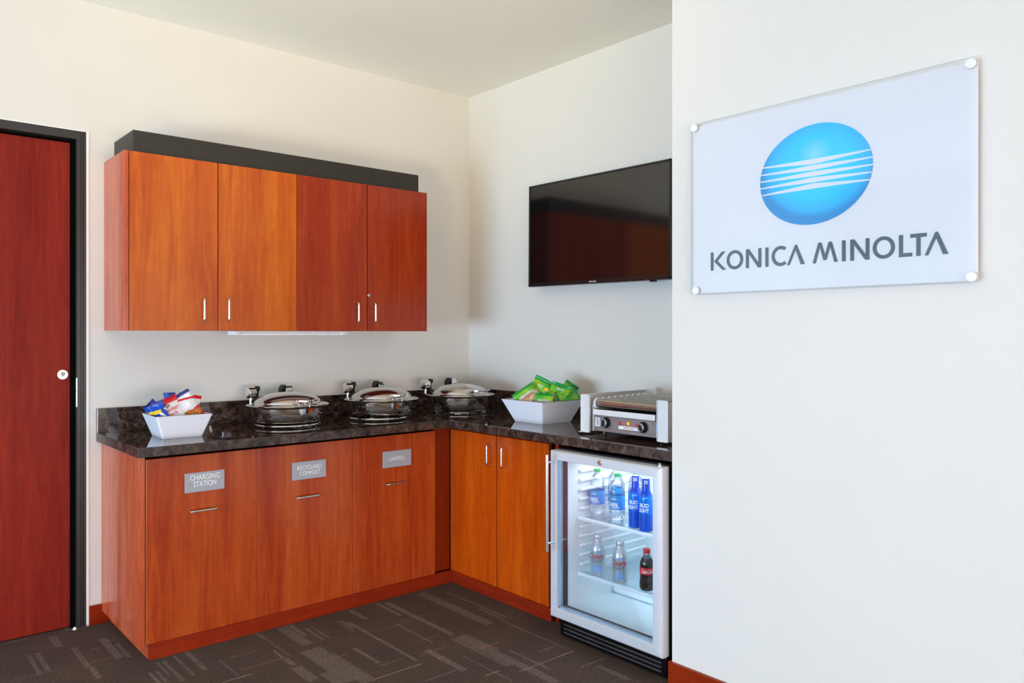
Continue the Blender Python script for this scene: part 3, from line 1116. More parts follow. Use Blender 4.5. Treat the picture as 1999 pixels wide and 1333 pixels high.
chafing_dish(-1.355, -.305, math.radians(2), (0, 0), 'round chrome chafing dish nearest the white bowl of red and blue bags')
chafing_dish(-.835, -.320, math.radians(-3), (-.022, -.008), 'middle one of the three round chrome chafing dishes')
chafing_dish(-.340, -.357, math.radians(2), (.02, .02), 'round chrome chafing dish in the corner, nearest the bowl of green bags')


# ------------------------------------------------------------------ bowls
def bowl(cx, cy, rot, b, tp, h, label, name='snack_bowl'):
    t = thing(name, label, 'bowl', (cx, cy, CT))
    bm = bmesh.new()
    th = .006

    def ring_(s, z):
        out = []
        for k in range(4):
            a = rot + k * PI / 2
            out.append(bm.verts.new((s / 2 ** .5 * math.cos(a), s / 2 ** .5 * math.sin(a), z)))
        return out
    r = [ring_(b, 0.0005), ring_(tp, h), ring_(tp - 2 * th, h), ring_(b - 2 * th + .004, .007)]
    for i in range(3):
        for k in range(4):
            bm.faces.new((r[i][k], r[i][(k + 1) % 4], r[i + 1][(k + 1) % 4], r[i + 1][k]))
    bm.faces.new(r[0])
    bm.faces.new(r[3])
    bmesh.ops.recalc_face_normals(bm, faces=bm.faces)
    ed = [e for e in bm.edges if abs(e.verts[0].co.z - e.verts[1].co.z) > .03]
    bmesh.ops.bevel(bm, geom=ed, offset=.007, segments=4, profile=.5, affect='EDGES')
    ed = [e for e in bm.edges if abs(e.verts[0].co.z - h) < 1e-4 and abs(e.verts[1].co.z - h) < 1e-4]
    bmesh.ops.bevel(bm, geom=ed, offset=.0012, segments=2, profile=.5, affect='EDGES')
    bm.verts.index_update()
    m = MB().add([v.co[:] for v in bm.verts], [[v.index for v in f.verts] for f in bm.faces])
    bm.free()
    obj('bowl_body', m, M['porcelain'], t, local=True)
    return t


bowl(-1.8914, -.3504, math.radians(133.2), .1656, .2343, .1001, 'white square flared bowl holding red, white and blue snack bags')
bowl(-.3014, -.9983, math.radians(135.5), .2048, .3049, .1148, 'white square flared bowl holding green snack bags')


# ------------------------------------------------------------------ snack bags
def bag(name, label, group, c, v_dir, n_dir, wd, ht, thick, colour, seals, seed, text=None):
    """pillow bag: puffed body, two crimped end seals; v_dir runs up the bag, n_dir faces out"""
    v = Vector(v_dir).normalized()
    n = Vector(n_dir)
    n = (n - v * n.dot(v)).normalized()
    u = v.cross(n)
    rng = random.Random(seed)
    ph = [rng.uniform(0, 6.28) for _ in range(6)]
    NU, NV = 44, 44
    hb = ht * .83

    def depth(a, b):                        # a, b in -1..1 -> half thickness
        e = max(0.0, (1 - abs(a) ** 2.6)) ** .6 * max(0.0, (1 - abs(b) ** 2.2)) ** .75
        wr_ = 1 + .10 * math.sin(3.1 * a - 4.3 * b + ph[5]) + .20 * math.sin(6 * a + 3 * b + ph[0]) * (abs(b) ** 1.2) + .12 * math.sin(9 * a + ph[1] + 2 * b) * abs(b) + .08 * math.sin(7 * b + ph[2])
        return thick / 2 * e * wr_

    def pos(a, b, side, extra=0.0):
        bend = .012 * math.sin(1.3 * a + ph[3]) + .010 * math.sin(2.0 * b + ph[4])
        pinch = 1 - .06 * (1 - abs(b)) 
        return (a * wd / 2 * pinch, b * hb / 2, side * (depth(a, b) + extra) + bend)
    t = thing(name, label, 'snack bag', c, group)
    t.matrix_basis = Matrix(((u.x, v.x, n.x, c[0]), (u.y, v.y, n.y, c[1]), (u.z, v.z, n.z, c[2]), (0, 0, 0, 1)))
    vs, fs, cl = [], [], []
    for side in (1, -1):
        o = len(vs)
        for j in range(NV + 1):
            for i in range(NU + 1):
                a, b = -1 + 2 * i / NU, -1 + 2 * j / NV
                vs.append(pos(a, b, side))
                cl.append(lin(colour(a, b, side)))
        for j in range(NV):
            for i in range(NU):
                q = o + j * (NU + 1) + i
                f = (q, q + 1, q + NU + 2, q + NU + 1)
                fs.append(f if side > 0 else f[::-1])
    me = bpy.data.meshes.new('bag_body')
    me.from_pydata(vs, [], fs)
    me.polygons.foreach_set('use_smooth', [True] * len(me.polygons))
    at = me.attributes.new('print', 'FLOAT_COLOR', 'POINT')
    at.data.foreach_set('color', np.array(cl, np.float32).ravel())
    me.materials.append(M['bag_print'])
    b_ = bpy.data.objects.new('bag_body', me)
    b_.parent = t
    COL.objects.link(b_)
    for sgn, mat in zip((1, -1), seals):
        m = MB()
        K = 22
        hs = ht * .085
        vs, fs = [], []
        for j in range(5):
            for i in range(K + 1):
                a = -1 + 2 * i / K
                p = pos(a, sgn * 1.0, 1)
                curl = .010 * (j / 4) ** 2 * math.sin(1.7 * a + ph[5])
                vs.append((a * wd / 2, sgn * (hb / 2 - .0015 + hs * j / 4), p[2] + curl + (.0009 if i % 2 else -.0009)))
        for j in range(4):
            for i in range(K):
                q = j * (K + 1) + i
                fs.append((q, q + 1, q + K + 2, q + K + 1))
        obj('seal', m.add(vs, fs), mat, t, local=True, sharp=60)
    if text:
        m = MB()
        fn = lambda x, y: pos(max(-.98, min(.98, x / (wd / 2))), max(-.98, min(.98, y / (hb / 2))), 1, .0009)
        for (s, cx, cy, w_, h_, sh) in text:
            text_mb(m, s, fn, cx * wd / 2, cy * hb / 2, width=w_ * wd, height=h_ * hb, shear=sh, bold=.012, sub=.006)
        obj('lettering', m, M['red_ink'], t, local=True, sharp=60)
    return t


RED, WHITE, BLUE, CARA, CARB, YEL = (208, 26, 32), (236, 234, 236), (28, 72, 178), (214, 140, 60), (186, 100, 36), (242, 200, 40)


def col_front(a, b, side):          # white face, red foot with caramel popcorn, red sweep at the top
    if b > .92: return RED
    arc = .62 + .22 * math.cos(a * 2.2)
    if abs(b - arc) < .06: return RED
    q = b + .55 + .18 * a
    if q < 0:
        r = math.sin(a * 9 + 1) * math.sin(b * 11 + 2)
        return CARA if r > .15 else (CARB if r > -.05 else RED)
    if q < .10: return RED
    return WHITE


def col_word(a, b, side):
    if b > .80: return RED
    if b < -.85: return RED
    r = math.hypot((a + .1) / .35, (b - .66) / .13)
    if r < 1: return (112, 78, 52) if math.sin(a * 23) * math.sin(b * 31) > -.1 else (224, 214, 204)
    return WHITE


def col_blue(a, b, side):
    if .30 < b < .55 and a < .2: return YEL
    s = math.sin((a * .8 + b) * 6.2)
    if b > .55: return BLUE
    return WHITE if s > .35 else BLUE


def col_pop(a, b, side):
    if b > .93: return BLUE
    if abs(b - (.62 - .25 * a)) < .09: return RED
    if b < -.15 + .1 * a:
        if math.hypot((a + .45) / .42, (b + .45) / .30) < 1 or math.hypot((a - .30) / .55, (b + .62) / .28) < 1:
            return CARA if math.sin(a * 14) * math.sin(b * 17 + 1) > -.2 else CARB
        if b < -.30 + .1 * a: return RED
    return WHITE


BX, BY, BZ = -1.8914, -.3504, CT
G1 = 'red white and blue bags in the left bowl'


def bag_between(top, bottom, n_dir, label, group, org, wd, thick, colour, seals, seed, text=None):
    """a bag whose seals run from a bottom point inside the bowl to a top point above the rim"""
    T, B = Vector(top) + Vector(org), Vector(bottom) + Vector(org)
    return bag('snack_bag', label, group, (T + B) / 2, T - B, n_dir, wd, (T - B).length, thick, colour, seals, seed, text)


BO = (BX, BY, BZ)
bag_between((-.124, -.008, .152), (-.034, -.006, .040), (-.30, -.90, .25), 'blue and white snack bag leaning out over the left corner of its bowl', G1, BO,
            .056, .020, col_blue, (M['seal_blue'], M['seal_blue']), 1)
bag_between((-.106, -.052, .160), (-.052, -.062, .030), (-.30, -.95, .1), 'blue and white snack bag with navy top seal, second from the left', G1, BO,
            .056, .020, col_blue, (M['seal_navy'], M['seal_blue']), 2)
bag_between((-.066, -.040, .169), (-.006, -.060, .025), (-.18, -.97, .2), 'white snack bag with red top band and red lettering at the front', G1, BO,
            .100, .024, col_word, (M['seal_red'], M['seal_red']), 3, [('Cracker', .06, .40, .80, .15, .15), ('Jack', .16, .05, .46, .15, .15)])
bag_between((.004, -.004, .184), (.074, -.046, .064), (-.12, -.95, .3), 'white and red snack bag printed with caramel popcorn at the right', G1, BO,
            .086, .034, col_pop, (M['seal_navy'], M['seal_red']), 4)
bag_between((.070, .036, .178), (.040, .040, .030), (-.15, -.98, .1), 'snack bag with bright red top seal behind the popcorn-print bag', G1, BO,
            .092, .022, col_front, (M['seal_red'], M['seal_red']), 5)
bag_between((-.020, .046, .190), (-.024, .046, .030), (-.10, -.98, .1), 'snack bag showing a bright blue top seal at the back', G1, BO,
            .050, .020, col_blue, (M['seal_blue'], M['seal_blue']), 6)

GR, GR2, LIME, NUT, PINK = (108, 190, 40), (70, 168, 36), (150, 200, 40), (226, 196, 160), (206, 120, 96)


def col_green(kind):
    def f(a, b, side):
        q_ = .5 + .5 * math.sin(a * 2.6 + b * 2.1 + kind * 1.7)
        g = tuple(GR2[i] + (LIME[i] - GR2[i]) * q_ for i in range(3))
        if b > .9 or b < -.95: return (20, 150, 60)
        if side < 0: return GR2
        b = b - .38
        if kind in (0, 3):
            if b < -.35: return NUT if math.sin(a * 12 + b * 4) * math.sin(b * 13 + a * 3) > -.35 else (186, 142, 104)
            if b < -.12: return PINK if -.75 < a < .55 else NUT
            if b < .16 and abs(a) < .7: return (232, 240, 232) if math.sin(a * 41 + 2 * math.sin(b * 37)) > -.2 else (60, 160, 70)
        if kind in (1, 4):
            if math.hypot((a - .28) / .20, (b - .12) / .14) < 1: return (246, 196, 40)
            if math.hypot((a - .28) / .30, (b - .15) / .22) < 1: return (40, 160, 70)
            if -.5 < a < .35 and abs(b - .18) < .08: return (226, 236, 226) if math.sin(a * 43 + 2 * math.sin(b * 41)) > .0 else g
            if b < -.35 and a < .2: return NUT if math.sin(a * 14) * math.sin(b * 15) > -.3 else PINK
        if kind == 2:
            if -.4 < a < .4 and abs(b - .32) < .08: return (226, 236, 230) if math.sin(a * 43 + 2 * math.sin(b * 41)) > .0 else g
            if b < -.30: return PINK if math.sin(a * 9 + b * 5) > .2 else (236, 236, 226)
            if -.15 < b < .02 and math.sin(a * 15) > .6: return (24, 40, 20)
        return g
    return f


GX, GY, GZ = -.3014, -.9983, CT
G2 = 'green bags in the right bowl'
SG = (M['seal_green'], M['seal_green'])
GO = (GX, GY, GZ)


def rd(r, d, z):                # along the bowl's diagonal, across it, up
    return (r * .7537 + d * .657, -r * .657 + d * .7537, z)


GN = (-.68, -.66, .32)
bag_between(rd(-.108, -.020, .172), rd(-.040, -.035, .076), (-.70, -.60, .40), 'green snack bag printed with nuts at the left front of its bowl', G2, GO,
            .130, .050, col_green(0), SG, 11)
bag_between(rd(.030, .050, .205), rd(-.055, .020, .055), (-.66, -.68, .30), 'tallest green snack bag, with a small yellow sun print, in the middle', G2, GO,
            .135, .044, col_green(1), SG, 12)
bag_between(rd(.004, -.090, .152), rd(-.004, -.092, .042), (-.62, -.66, .42), 'green snack bag low at the front corner of its bowl', G2, GO,
            .095, .026, col_green(3), SG, 13)
bag_between(rd(.098, -.020, .194), rd(.056, -.020, .055), (-.74, -.60, .30), 'green snack bag with pale lettering, right of the tallest bag', G2, GO,
            .110, .044, col_green(2), SG, 14)
bag_between(rd(.160, .055, .190), rd(.072, .050, .072), (-.62, -.74, .30), 'dark green snack bag with folded corner at the far right rim', G2, GO,
            .078, .026, col_green(5), SG, 15)
bag_between(rd(.180, -.012, .156), rd(.070, -.050, .104), (-.45, -.55, .70), 'green snack bag lying along the right front rim of its bowl', G2, GO,
            .062, .024, col_green(6), SG, 16)


# ------------------------------------------------------------------ roller grill
def roller_grill():
    ya, yb = -1.4745, -1.9560          # outer sides, left to right in the room
    xf, xb = -.515, -.075
    t = thing('roller_grill', 'stainless steel hot dog roller grill with two knobs, beside the right wall', 'roller grill', ((xf + xb) / 2, (ya + yb) / 2, CT))
    z0, z1 = .8755, 1.0430
    for s, y0, y1 in ((1, -1.5255, ya), (-1, yb, -1.8990)):
        yo = y1 if s > 0 else y0
        m = MB()
        # channel-shaped end: front flange with raised lips, side sheet, back flange
        m.box(xf, xf + .004, y0, y1, z0, z1, .001)
        m.box(xf - .005, xf, y0, y0 + .0028, z0, z1).box(xf - .005, xf, y1 - .0028, y1, z0, z1).box(xf - .005, xf, y0, y1, z0, z0 + .0028).box(xf - .005, xf, y0, y1, z1 - .0028, z1)
        m.box(xf + .004, xb, yo - .003 if s > 0 else yo, yo if s > 0 else yo + .003, z0, z1)
        m.box(xf + .004, xb, yo - (.012 if s > 0 else 0), yo + (0 if s > 0 else .012), z1 - .003, z1)
        m.box(xb - .004, xb, y0, y1, z0, z1 + .004)
        yi = y0 if s > 0 else y1
        m.box(-.495, xb - .004, yi - .0015, yi + .0015, z0 + .006, 1.0)
        obj('end_bracket', m, M['grill_steel'], t)
        if s > 0:
            obj('base_flange', MB().box(xf - .004, xf + .05, ya, ya + .012, z0 - .002, z0 + .001), M['grill_steel'], t)
    obj('body', MB().box(-.484, xb - .005, -1.897, -1.528, .889, .952, .002), M['grill_panel'], t)
    obj('bottom_lip', MB().box(-.490, -.470, -1.897, -1.528, .884, .8985, .001), M['grill_panel'], t)
    obj('tray_front', MB().box(-.499, -.486, -1.872, -1.5275, .9535, .979, .003, 2), M['grill_steel'], t)
    obj('drip_tray', MB().box(-.486, xb - .01, -1.89, -1.53, .956, .972), M['black_plastic'], t)
    n = 9
    for k in range(n):
        x = -.470 + k * .0415
        rl = obj('roller', MB().lathe([(0, -1.895), (.0185, -1.895), (.0188, -1.89), (.0188, -1.535), (.0185, -1.53), (0, -1.53)], (x, 0, 1.0045 + .0008 * k), 24, 'y'), M['roller'], t)
        obj('bushing', MB().lathe([(.0195, -1.536), (.0225, -1.535), (.0225, -1.527), (.0195, -1.5265)], (x, 0, 1.0045 + .0008 * k), 24, 'y', close=True), M['white_plastic'], rl)
    xp = -.4845
    for yy, zz, turn in ((-1.5975, .9240, 0), (-1.8035, .9215, 25)):
        kb = obj('knob', MB().lathe([(.0185, 0), (.0225, -.002), (.0225, -.012), (.020, -.016), (.0185, -.022), (0, -.022)], (xp, yy, zz), 28, 'x'), M['black_plastic'], t)
        kf = MB().lathe([(0, -.0235), (.0165, -.0235), (.0178, -.022)], (xp, yy, zz), 28, 'x')
        obj('knob_face', kf, M['knob_face'], kb)
        a = math.radians(90 + turn)
        gp = MB()
        ring = [(.015 * math.cos(q), .0055 * math.sin(q)) for q in [2 * PI * i / 16 for i in range(16)]]
        gp.prism([(yy - .004 - (u * math.cos(a) - v * math.sin(a)) * 1.0, zz + u * math.sin(a) + v * math.cos(a)) for u, v in ring],
                 lambda u, v: (xp - .0335, u, v), lambda u, v: (xp - .0228, u, v))
        obj('knob_grip', gp, M['black_plastic'], kb)
    for yy, zz in ((-1.6755, .9275), (-1.7680, .9265)):
        lp = obj('pilot_light', MB().lathe([(.0065, 0), (.0065, -.003), (.005, -.006), (0, -.007)], (xp, yy, zz), 16, 'x'), M['led_red'], t)
        obj('pilot_bezel', MB().lathe([(.0065, 0), (.008, 0), (.008, -.002), (.0065, -.002)], (xp, yy, zz), 16, 'x', close=True), M['chrome'], lp)
    sn = MB().lathe([(0, -.0012), (.0115, -.0012), (.0115, 0)], (xp, -1.7215, .9300), 20, 'x')
    so = obj('hot_warning_sticker', sn, M['orange_red'], t)
    obj('sticker_centre', MB().lathe([(0, -.0018), (.0075, -.0018), (.0075, -.0012)], (xp, -1.7215, .9300), 20, 'x'), M['yellow'], so)
    fn = lambda u, v: (xp - .0016, -u, v)
    pl = obj('caution_label', MB().box(xp - .0012, xp, -1.7835, -1.6665, .9025, .9165), M['white_plastic'], t)
    m = MB()
    text_mb(m, 'CAUTION HOT', fn, 1.7235, .9098, width=.062, height=.0085, bold=.012)
    obj('lettering', m, M['red_ink'], pl)
    wl = obj('paper_label', MB().box(xp - .001, xp, -1.5585, -1.5320, .9030, .9420), M['white_plastic'], t)
    sc = MB()
    for q in range(3):
        pts = [(xp - .0013, -1.545 - .006 * math.sin(2.6 * i + q * 2) - .001 * q, .9375 - .0105 * q - .0010 * i) for i in range(9)]
        sc.tube(pts, .0007, 5)
    obj('handwriting', sc, M['blue_ink'], wl)
    bl = obj('blue_sticker', MB().box(xp - .001, xp, -1.8960, -1.8680, .9100, .9400), M['sky_blue'], t)
    m = MB()
    text_mb(m, 'T', fn, 1.882, .926, height=.014, bold=.02)
    obj('lettering', m, M['ink_white'], bl)
    obj('tray_knob', MB().lathe([(0, -.020), (.004, -.020), (.006, -.016), (.004, -.012), (.004, 0)], (xp, -1.8845, .9655), 12, 'x'), M['chrome'], t)
    for x in (-.455, -.12):
        for y in (-1.56, -1.875):
            obj('foot', MB().lathe([(.009, CT + .0003), (.010, CT + .004), (.008, CT + .022), (.012, CT + .025)], (x, y, 0), 14), M['black_plastic'], t)


roller_grill()


# ------------------------------------------------------------------ glass-door fridge
def fridge():
    y0, y1 = -2.062, -1.4637
    t = thing('beverage_fridge', 'undercounter beverage fridge with silver framed glass door', 'fridge', (-.4, (y0 + y1) / 2, 0))
    x0, x1 = -.645, -.06
    yi0, yi1 = -2.012, -1.515         # liner
    zi0, zi1 = .135, .775
    sh = MB()
    sh.box(x0, x1, y0 + .002, yi0 - .004, .10, .814).box(x0, x1, yi1 + .004, y1 - .002, .10, .814)
    sh.box(x0, x1, yi0 - .004, yi1 + .004, zi1 + .006, .814).box(x0, x1, yi0 - .004, yi1 + .004, .10, zi0 - .006).box(-.10, x1, yi0 - .004, yi1 + .004, zi0 - .006, zi1 + .006)
    sh.box(-.60, x1, y0 + .012, y1 - .012, .012, .10)
    obj('cabinet_shell', sh, M['fridge_black'], t)
    li = MB()
    li.box(x0 + .006, -.105, yi0 - .003, yi0, zi0 - .003, zi1 + .003).box(x0 + .006, -.105, yi1, yi1 + .003, zi0 - .003, zi1 + .003)
    li.box(x0 + .006, -.105, yi0, yi1, zi1, zi1 + .003).box(x0 + .006, -.105, yi0, yi1, zi0 - .003, zi0).box(-.108, -.105, yi0, yi1, zi0, zi1)
    li.box(-.36, -.108, yi0, yi1, zi0, .225, .018, 3)
    liner = obj('liner', li, M['liner'], t)
    for k in range(11):
        z = .300 + .0405 * k
        for ys in (1, -1):
            yw = yi1 if ys > 0 else yi0
            rb = MB().box(-.575, -.13, yw - .016 * (ys > 0), yw + .016 * (ys < 0), z, z + .014, .006, 3)
            obj('shelf_rib', rb, M['liner'], liner)
    for z in (.514, .274):
        g = obj('shelf', MB().box(-.575, -.13, yi0 + .002, yi1 - .002, z - .005, z), M['shelf_glass'], t)
        obj('shelf_front', MB().box(-.588, -.574, yi0 + .002, yi1 - .002, z - .012, z + .002, .004, 2), M['shelf_edge'], g)
    obj('lamp_strip', MB().box(-.62, -.59, -1.99, -1.54, zi1 - .012, zi1 - .001, .002), M['white_plastic'], t)
    # door: four mitred bars, glass, gasket
    xd0, xd1, zd0, zd1 = -.700, -.652, .0955, .8100
    a0, a1, b0, b1 = -2.0225, -1.4975, .1390, .7725       # glass opening

    def bar(p):                        # p: outer/inner ring corners as (y, z) quad; rounded front edge
        m = MB()
        q = p
        f = [(xd0 + .006, *q[0]), (xd0 + .006, *q[1]), (xd0, *q[2]), (xd0, *q[3])]
        return m
    oc = [(y1, zd0), (y0, zd0), (y0, zd1), (y1, zd1)]
    ic = [(a1, b0), (a0, b0), (a0, b1), (a1, b1)]
    names = ['bottom', 'right', 'top', 'left']
    for k in range(4):
        o0, o1, i1, i0 = oc[k], oc[(k + 1) % 4], ic[(k + 1) % 4], ic[k]
        prof_ = [(0, xd1), (0, xd0 + .012), (.06, xd0 + .0045), (.2, xd0), (.97, xd0), (1.0, xd0 + .002), (1.0, xd0 + .016), (1.0, xd1)]
        vs, fs = [], []
        for e_, (o, i_) in enumerate(((o0, i0), (o1, i1))):
            for s_, x in prof_:
                vs.append((x, o[0] + (i_[0] - o[0]) * s_, o[1] + (i_[1] - o[1]) * s_))
        n = len(prof_)
        for q in range(n - 1):
            fs.append((q, q + 1, n + q + 1, n + q))
        fs.append((0, n, 2 * n - 1, n - 1))
        fs += [tuple(range(n)), tuple(range(n, 2 * n))]
        obj('door_frame_bar', MB().add(vs, fs), M['fridge_silver'], t, sharp=40)
    gl = obj('door_glass', MB().box(xd0 + .014, xd0 + .018, a0 - .004, a1 + .004, b0 - .004, b1 + .004), M['glass'], t)
    sp = MB()
    for (c0, c1, d0, d1) in ((a1 - .012, a1, b0, b1), (a0, a0 + .006, b0, b1), (a0, a1, b0, b0 + .006), (a0, a1, b1 - .004, b1)):
        sp.box(xd0 + .0185, xd0 + .030, c0, c1, d0, d1)
    obj('glazing_spacer', sp, M['spacer'], gl)
    gk = MB()
    for (c0, c1, d0, d1) in ((a1 - .016, y1 - .006, zd0 + .01, zd1 - .01), (y0 + .006, a0 + .004, zd0 + .01, zd1 - .01), (a0, a1, zd0 + .01, b0 + .004), (a0, a1, b1 - .003, zd1 - .01)):
        gk.box(xd1, x0, c0, c1, d0, d1)
    obj('gasket', gk, M['gasket'], t)
    hb = obj('handle_bar', MB().cyl((-.746, -1.4945, .388), (-.746, -1.4945, .798), .0062, 16), M['nickel'], t)
    for z in (.765, .421):
        obj('handle_post', MB().cyl((-.746, -1.4945, z), (xd0, -1.4945, z), .0042, 12), M['nickel'], hb)
    obj('door_lock', MB().lathe([(.0095, 0), (.0105, -.001), (.0105, -.006), (.009, -.008), (0, -.008)], (xd0, -1.758, .7925), 24, 'x'), M['nickel'], t)
    obj('hinge_pin', MB().lathe([(.012, .8102), (.012, .8135), (.006, .815), (.007, .820), (.004, .823), (0, .8235)], (-.676, -2.038, 0), 16), M['nickel'], t)
    # kick grille with louvres
    gr = obj('kick_grille', MB().box(-.655, -.600, y0 + .006, y1 - .012, .006, .0935, .014, 3), M['black_gloss'], t)
    for k in range(3):
        z = .024 + .017 * k
        obj('louvre', MB().box(-.6615, -.652, y0 + .03, y1 - .045, z, z + .0075, .0025, 2), M['roller'] if False else M['grille_slat'], gr)


M['grille_slat'] = plain('grille_slat', (60, 56, 58), .4, .3)
fridge()
area('fridge_lamp', (-.42, -1.765, .758), (0, 0, 0), .32, .42, 2.0, (.95, .98, 1.0))


# ------------------------------------------------------------------ drinks
def wrap(c, r, th0):
    return lambda u, v: (c[0] + r * math.cos(th0 + u / r), c[1] + r * math.sin(th0 + u / r), c[2] + v)


CAM_A = math.radians(220)


def water_bottle(x, y, z, label):
    t = thing('water_bottle', label, 'water bottle', (x, y, z), 'clear water bottles on the top shelf')
    R = .0335
    prof_ = [(.026, .001), (.031, .004), (.0315, .012), (.0335, .022), (.032, .032), (.0335, .040), (.0330, .050), (.0330, .118), (.0335, .124), (.0320, .129),
             (.0335, .134), (.0320, .139), (.0335, .144), (.0330, .150), (.0315, .158), (.026, .170), (.018, .180), (.0125, .187), (.0125, .197)]
    obj('bottle_body', MB().lathe(prof_, n=28), M['pet'], t, local=True)
    obj('label_band', MB().lathe([(.0333, .054), (.0336, .054), (.0336, .114), (.0333, .114)], n=36, close=True), M['water_label'], t, local=True)
    obj('cap', MB().lathe([(.0142, .192), (.0146, .193), (.0146, .204), (.013, .2055), (0, .2055)], n=24), M['cap_green'], t, local=True)
    m = MB()
    fn = wrap((0, 0, 0), .0339, CAM_A)
    text_mb(m, '100%', fn, -.017, .076, width=.042, height=.016, bold=.02, sub=.006)
    rng = random.Random(5)
    for u0, u1, v0, hh in ((-.026, -.004, .098, .0038), (-.024, .010, .0640, .0026), (-.024, .004, .0595, .0020)):   # print too small to read
        u = u0
        while u < u1:
            d_ = rng.uniform(.0012, .0028)
            m.add([fn(u, v0), fn(u + d_, v0), fn(u + d_, v0 + hh), fn(u, v0 + hh)], [(0, 1, 2, 3)])
            u += d_ + .0008
    obj('lettering', m, M['ink_white'], t, local=True)
    return t


ZS1, ZS2 = .5141, .2741
water_bottle(-.500, -1.556, ZS1, 'front water bottle nearest the handle side on the top shelf')
water_bottle(-.516, -1.686, ZS1, 'front water bottle right next to the blue bottles on the top shelf')
water_bottle(-.400, -1.575, ZS1, 'rear water bottle half hidden between the two front ones on the top shelf')
water_bottle(-.405, -1.695, ZS1, 'rear water bottle half hidden behind the first blue bottle on the top shelf')


def blue_bottle(x, y, label):
    t = thing('beer_bottle', label, 'beer bottle', (x, y, ZS1), 'blue aluminium bottles on the top shelf')
    obj('bottle_body', MB().lathe([(.024, .0005), (.0270, .003), (.0280, .008), (.0280, .128), (.0268, .140), (.022, .153), (.0175, .161), (.0165, .168), (.0150, .190)], n=32), M['blue_bottle'], t, local=True)
    obj('cap', MB().lathe([(.0153, .189), (.0156, .190), (.0150, .208), (.0135, .2125), (0, .213)], n=24), M['blue_bottle'], t, local=True)
    m = MB()
    fn = wrap((0, 0, 0), .0283, CAM_A)
    text_mb(m, 'BUD', fn, -.009, .1065, width=.039, height=.016, bold=.03, sub=.006)
    text_mb(m, 'LIGHT', fn, -.013, .0865, width=.049, height=.016, bold=.03, sub=.006)
    text_mb(m, 'BUD', wrap((0, 0, 0), .0159, CAM_A), -.002, .202, width=.016, height=.006, bold=.03, sub=.004)
    text_mb(m, 'LIGHT', wrap((0, 0, 0), .0159, CAM_A), -.002, .194, width=.017, height=.006, bold=.03, sub=.004)
    for q in range(5):
        m.add([fn(-.004 + .0024 * q, .1365), fn(-.0024 + .0024 * q, .1365), fn(-.0024 + .0024 * q, .1388), fn(-.004 + .0024 * q, .1388)], [(0, 1, 2, 3)])
    obj('lettering', m, M['ink_white'], t, local=True)


blue_bottle(-.532, -1.799, 'blue aluminium beer bottle beside the water bottles')
blue_bottle(-.548, -1.868, 'blue aluminium beer bottle at the right end of the top shelf, nearest the door frame')


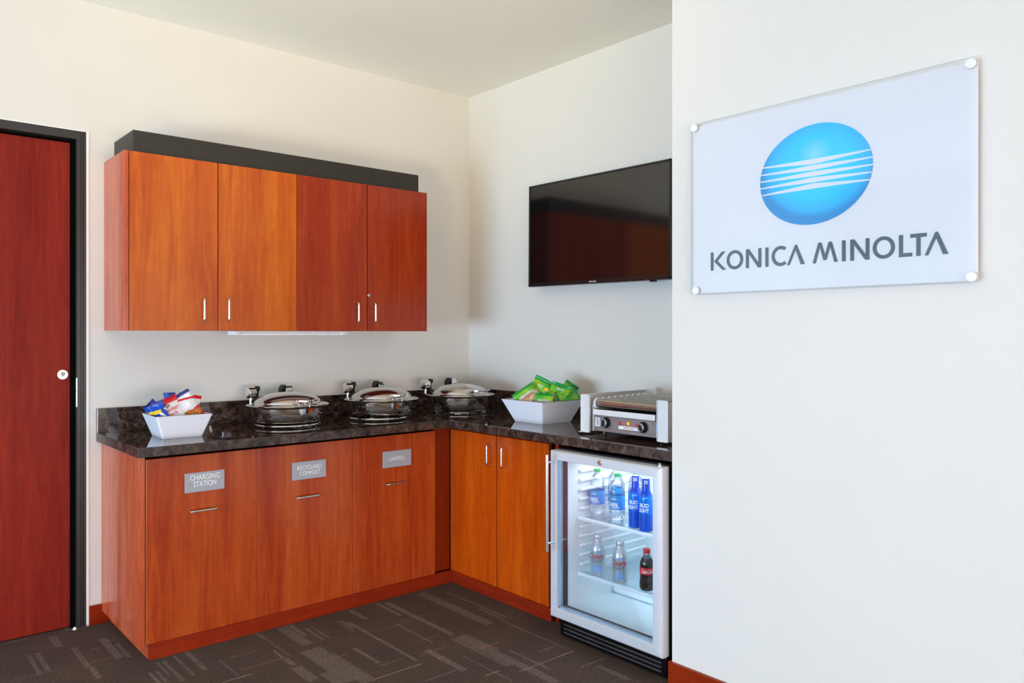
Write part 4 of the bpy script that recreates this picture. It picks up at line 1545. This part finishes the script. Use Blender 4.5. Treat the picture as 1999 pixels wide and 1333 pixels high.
def silver_bottle(x, y, label):
    t = thing('beer_bottle', label, 'beer bottle', (x, y, ZS2), 'silver aluminium bottles on the lower shelf')
    obj('bottle_body', MB().lathe([(.026, .0005), (.0305, .003), (.0325, .009), (.0325, .104), (.0315, .116), (.027, .131), (.0205, .144), (.0180, .150), (.0180, .154)], n=32), M['alu_silver'], t, local=True)
    obj('cap', MB().lathe([(.0180, .1535), (.0192, .154), (.0192, .158), (.0182, .1590), (.0190, .160), (.0190, .170), (.0170, .1735), (0, .174)], n=28), M['alu_silver'], t, local=True)
    fn = wrap((0, 0, 0), .0328, CAM_A)
    m = MB()
    text_mb(m, 'Coors', fn, -.009, .087, width=.074, height=.025, shear=.3, bold=.02, sub=.006)
    obj('script_lettering', m, M['coors_red'], t, local=True)
    m = MB()
    text_mb(m, 'LIGHT', fn, -.011, .0655, width=.064, height=.0135, bold=.004, sub=.006)
    obj('lettering', m, M['dark_ink'], t, local=True)
    m = MB()
    pk = [(-.030, .018), (-.022, .040), (-.016, .050), (-.012, .047), (-.007, .058), (-.002, .050), (.003, .044), (.008, .041), (.013, .045), (.018, .036), (.022, .030), (.012, .022), (.0, .016)]
    # fan of small quads so the print follows the can
    for i in range(len(pk) - 4):
        (u0, v0), (u1, v1) = pk[i], pk[i + 1]
        lo = .018
        for q in range(3):
            a0, a1 = u0 + (u1 - u0) * q / 3, u0 + (u1 - u0) * (q + 1) / 3
            b0, b1 = v0 + (v1 - v0) * q / 3, v0 + (v1 - v0) * (q + 1) / 3
            m.add([fn(a0, lo), fn(a1, lo), fn(a1, b1), fn(a0, b0)], [(0, 1, 2, 3)])
    for i in range(6):
        a0, a1 = -.010 + .0035 * i, -.010 + .0035 * (i + 1)
        m.add([fn(a0, .101), fn(a1, .101), fn(a1, .111 - .0006 * (i - 3) ** 2), fn(a0, .111 - .0006 * (i - 3.5) ** 2)], [(0, 1, 2, 3)])
    obj('mountain_print', m, M['ice_blue'], t, local=True)


silver_bottle(-.543, -1.600, 'silver aluminium beer bottle farther from the cola on the lower shelf')
silver_bottle(-.549, -1.731, 'silver aluminium beer bottle nearer the cola on the lower shelf')


def cola_bottle(x, y):
    t = thing('cola_bottle', 'small dark cola bottle with red cap and red label on the lower shelf', 'cola bottle', (x, y, ZS2))
    obj('liquid', MB().lathe([(.018, .0015), (.024, .004), (.0285, .012), (.0295, .026), (.0285, .040), (.0265, .052), (.0268, .062), (.0275, .070), (.0275, .104), (.0270, .112), (.0235, .122), (.0165, .132)], n=32), M['cola'], t, local=True)
    obj('bottle_body', MB().lathe([(.019, .0005), (.0252, .003), (.0297, .012), (.0305, .026), (.0295, .040), (.0275, .052), (.0278, .062), (.0285, .070), (.0285, .104), (.0280, .113), (.0245, .124), (.0170, .136), (.0125, .144), (.0125, .152)], n=32), M['pet'], t, local=True)
    obj('cap', MB().lathe([(.0142, .150), (.0148, .151), (.0148, .166), (.0135, .168), (0, .168)], n=24), M['cap_red'], t, local=True)
    obj('label_band', MB().lathe([(.0287, .069), (.0290, .069), (.0290, .096), (.0287, .096)], n=36, close=True), M['label_red'], t, local=True)
    fn = wrap((0, 0, 0), .0293, CAM_A)
    m = MB()
    text_mb(m, 'Coca-Cola', fn, .0, .083, width=.048, height=.0165, shear=.35, bold=.004, sub=.006)
    obj('lettering', m, M['ink_white'], t, local=True)


cola_bottle(-.546, -1.870)
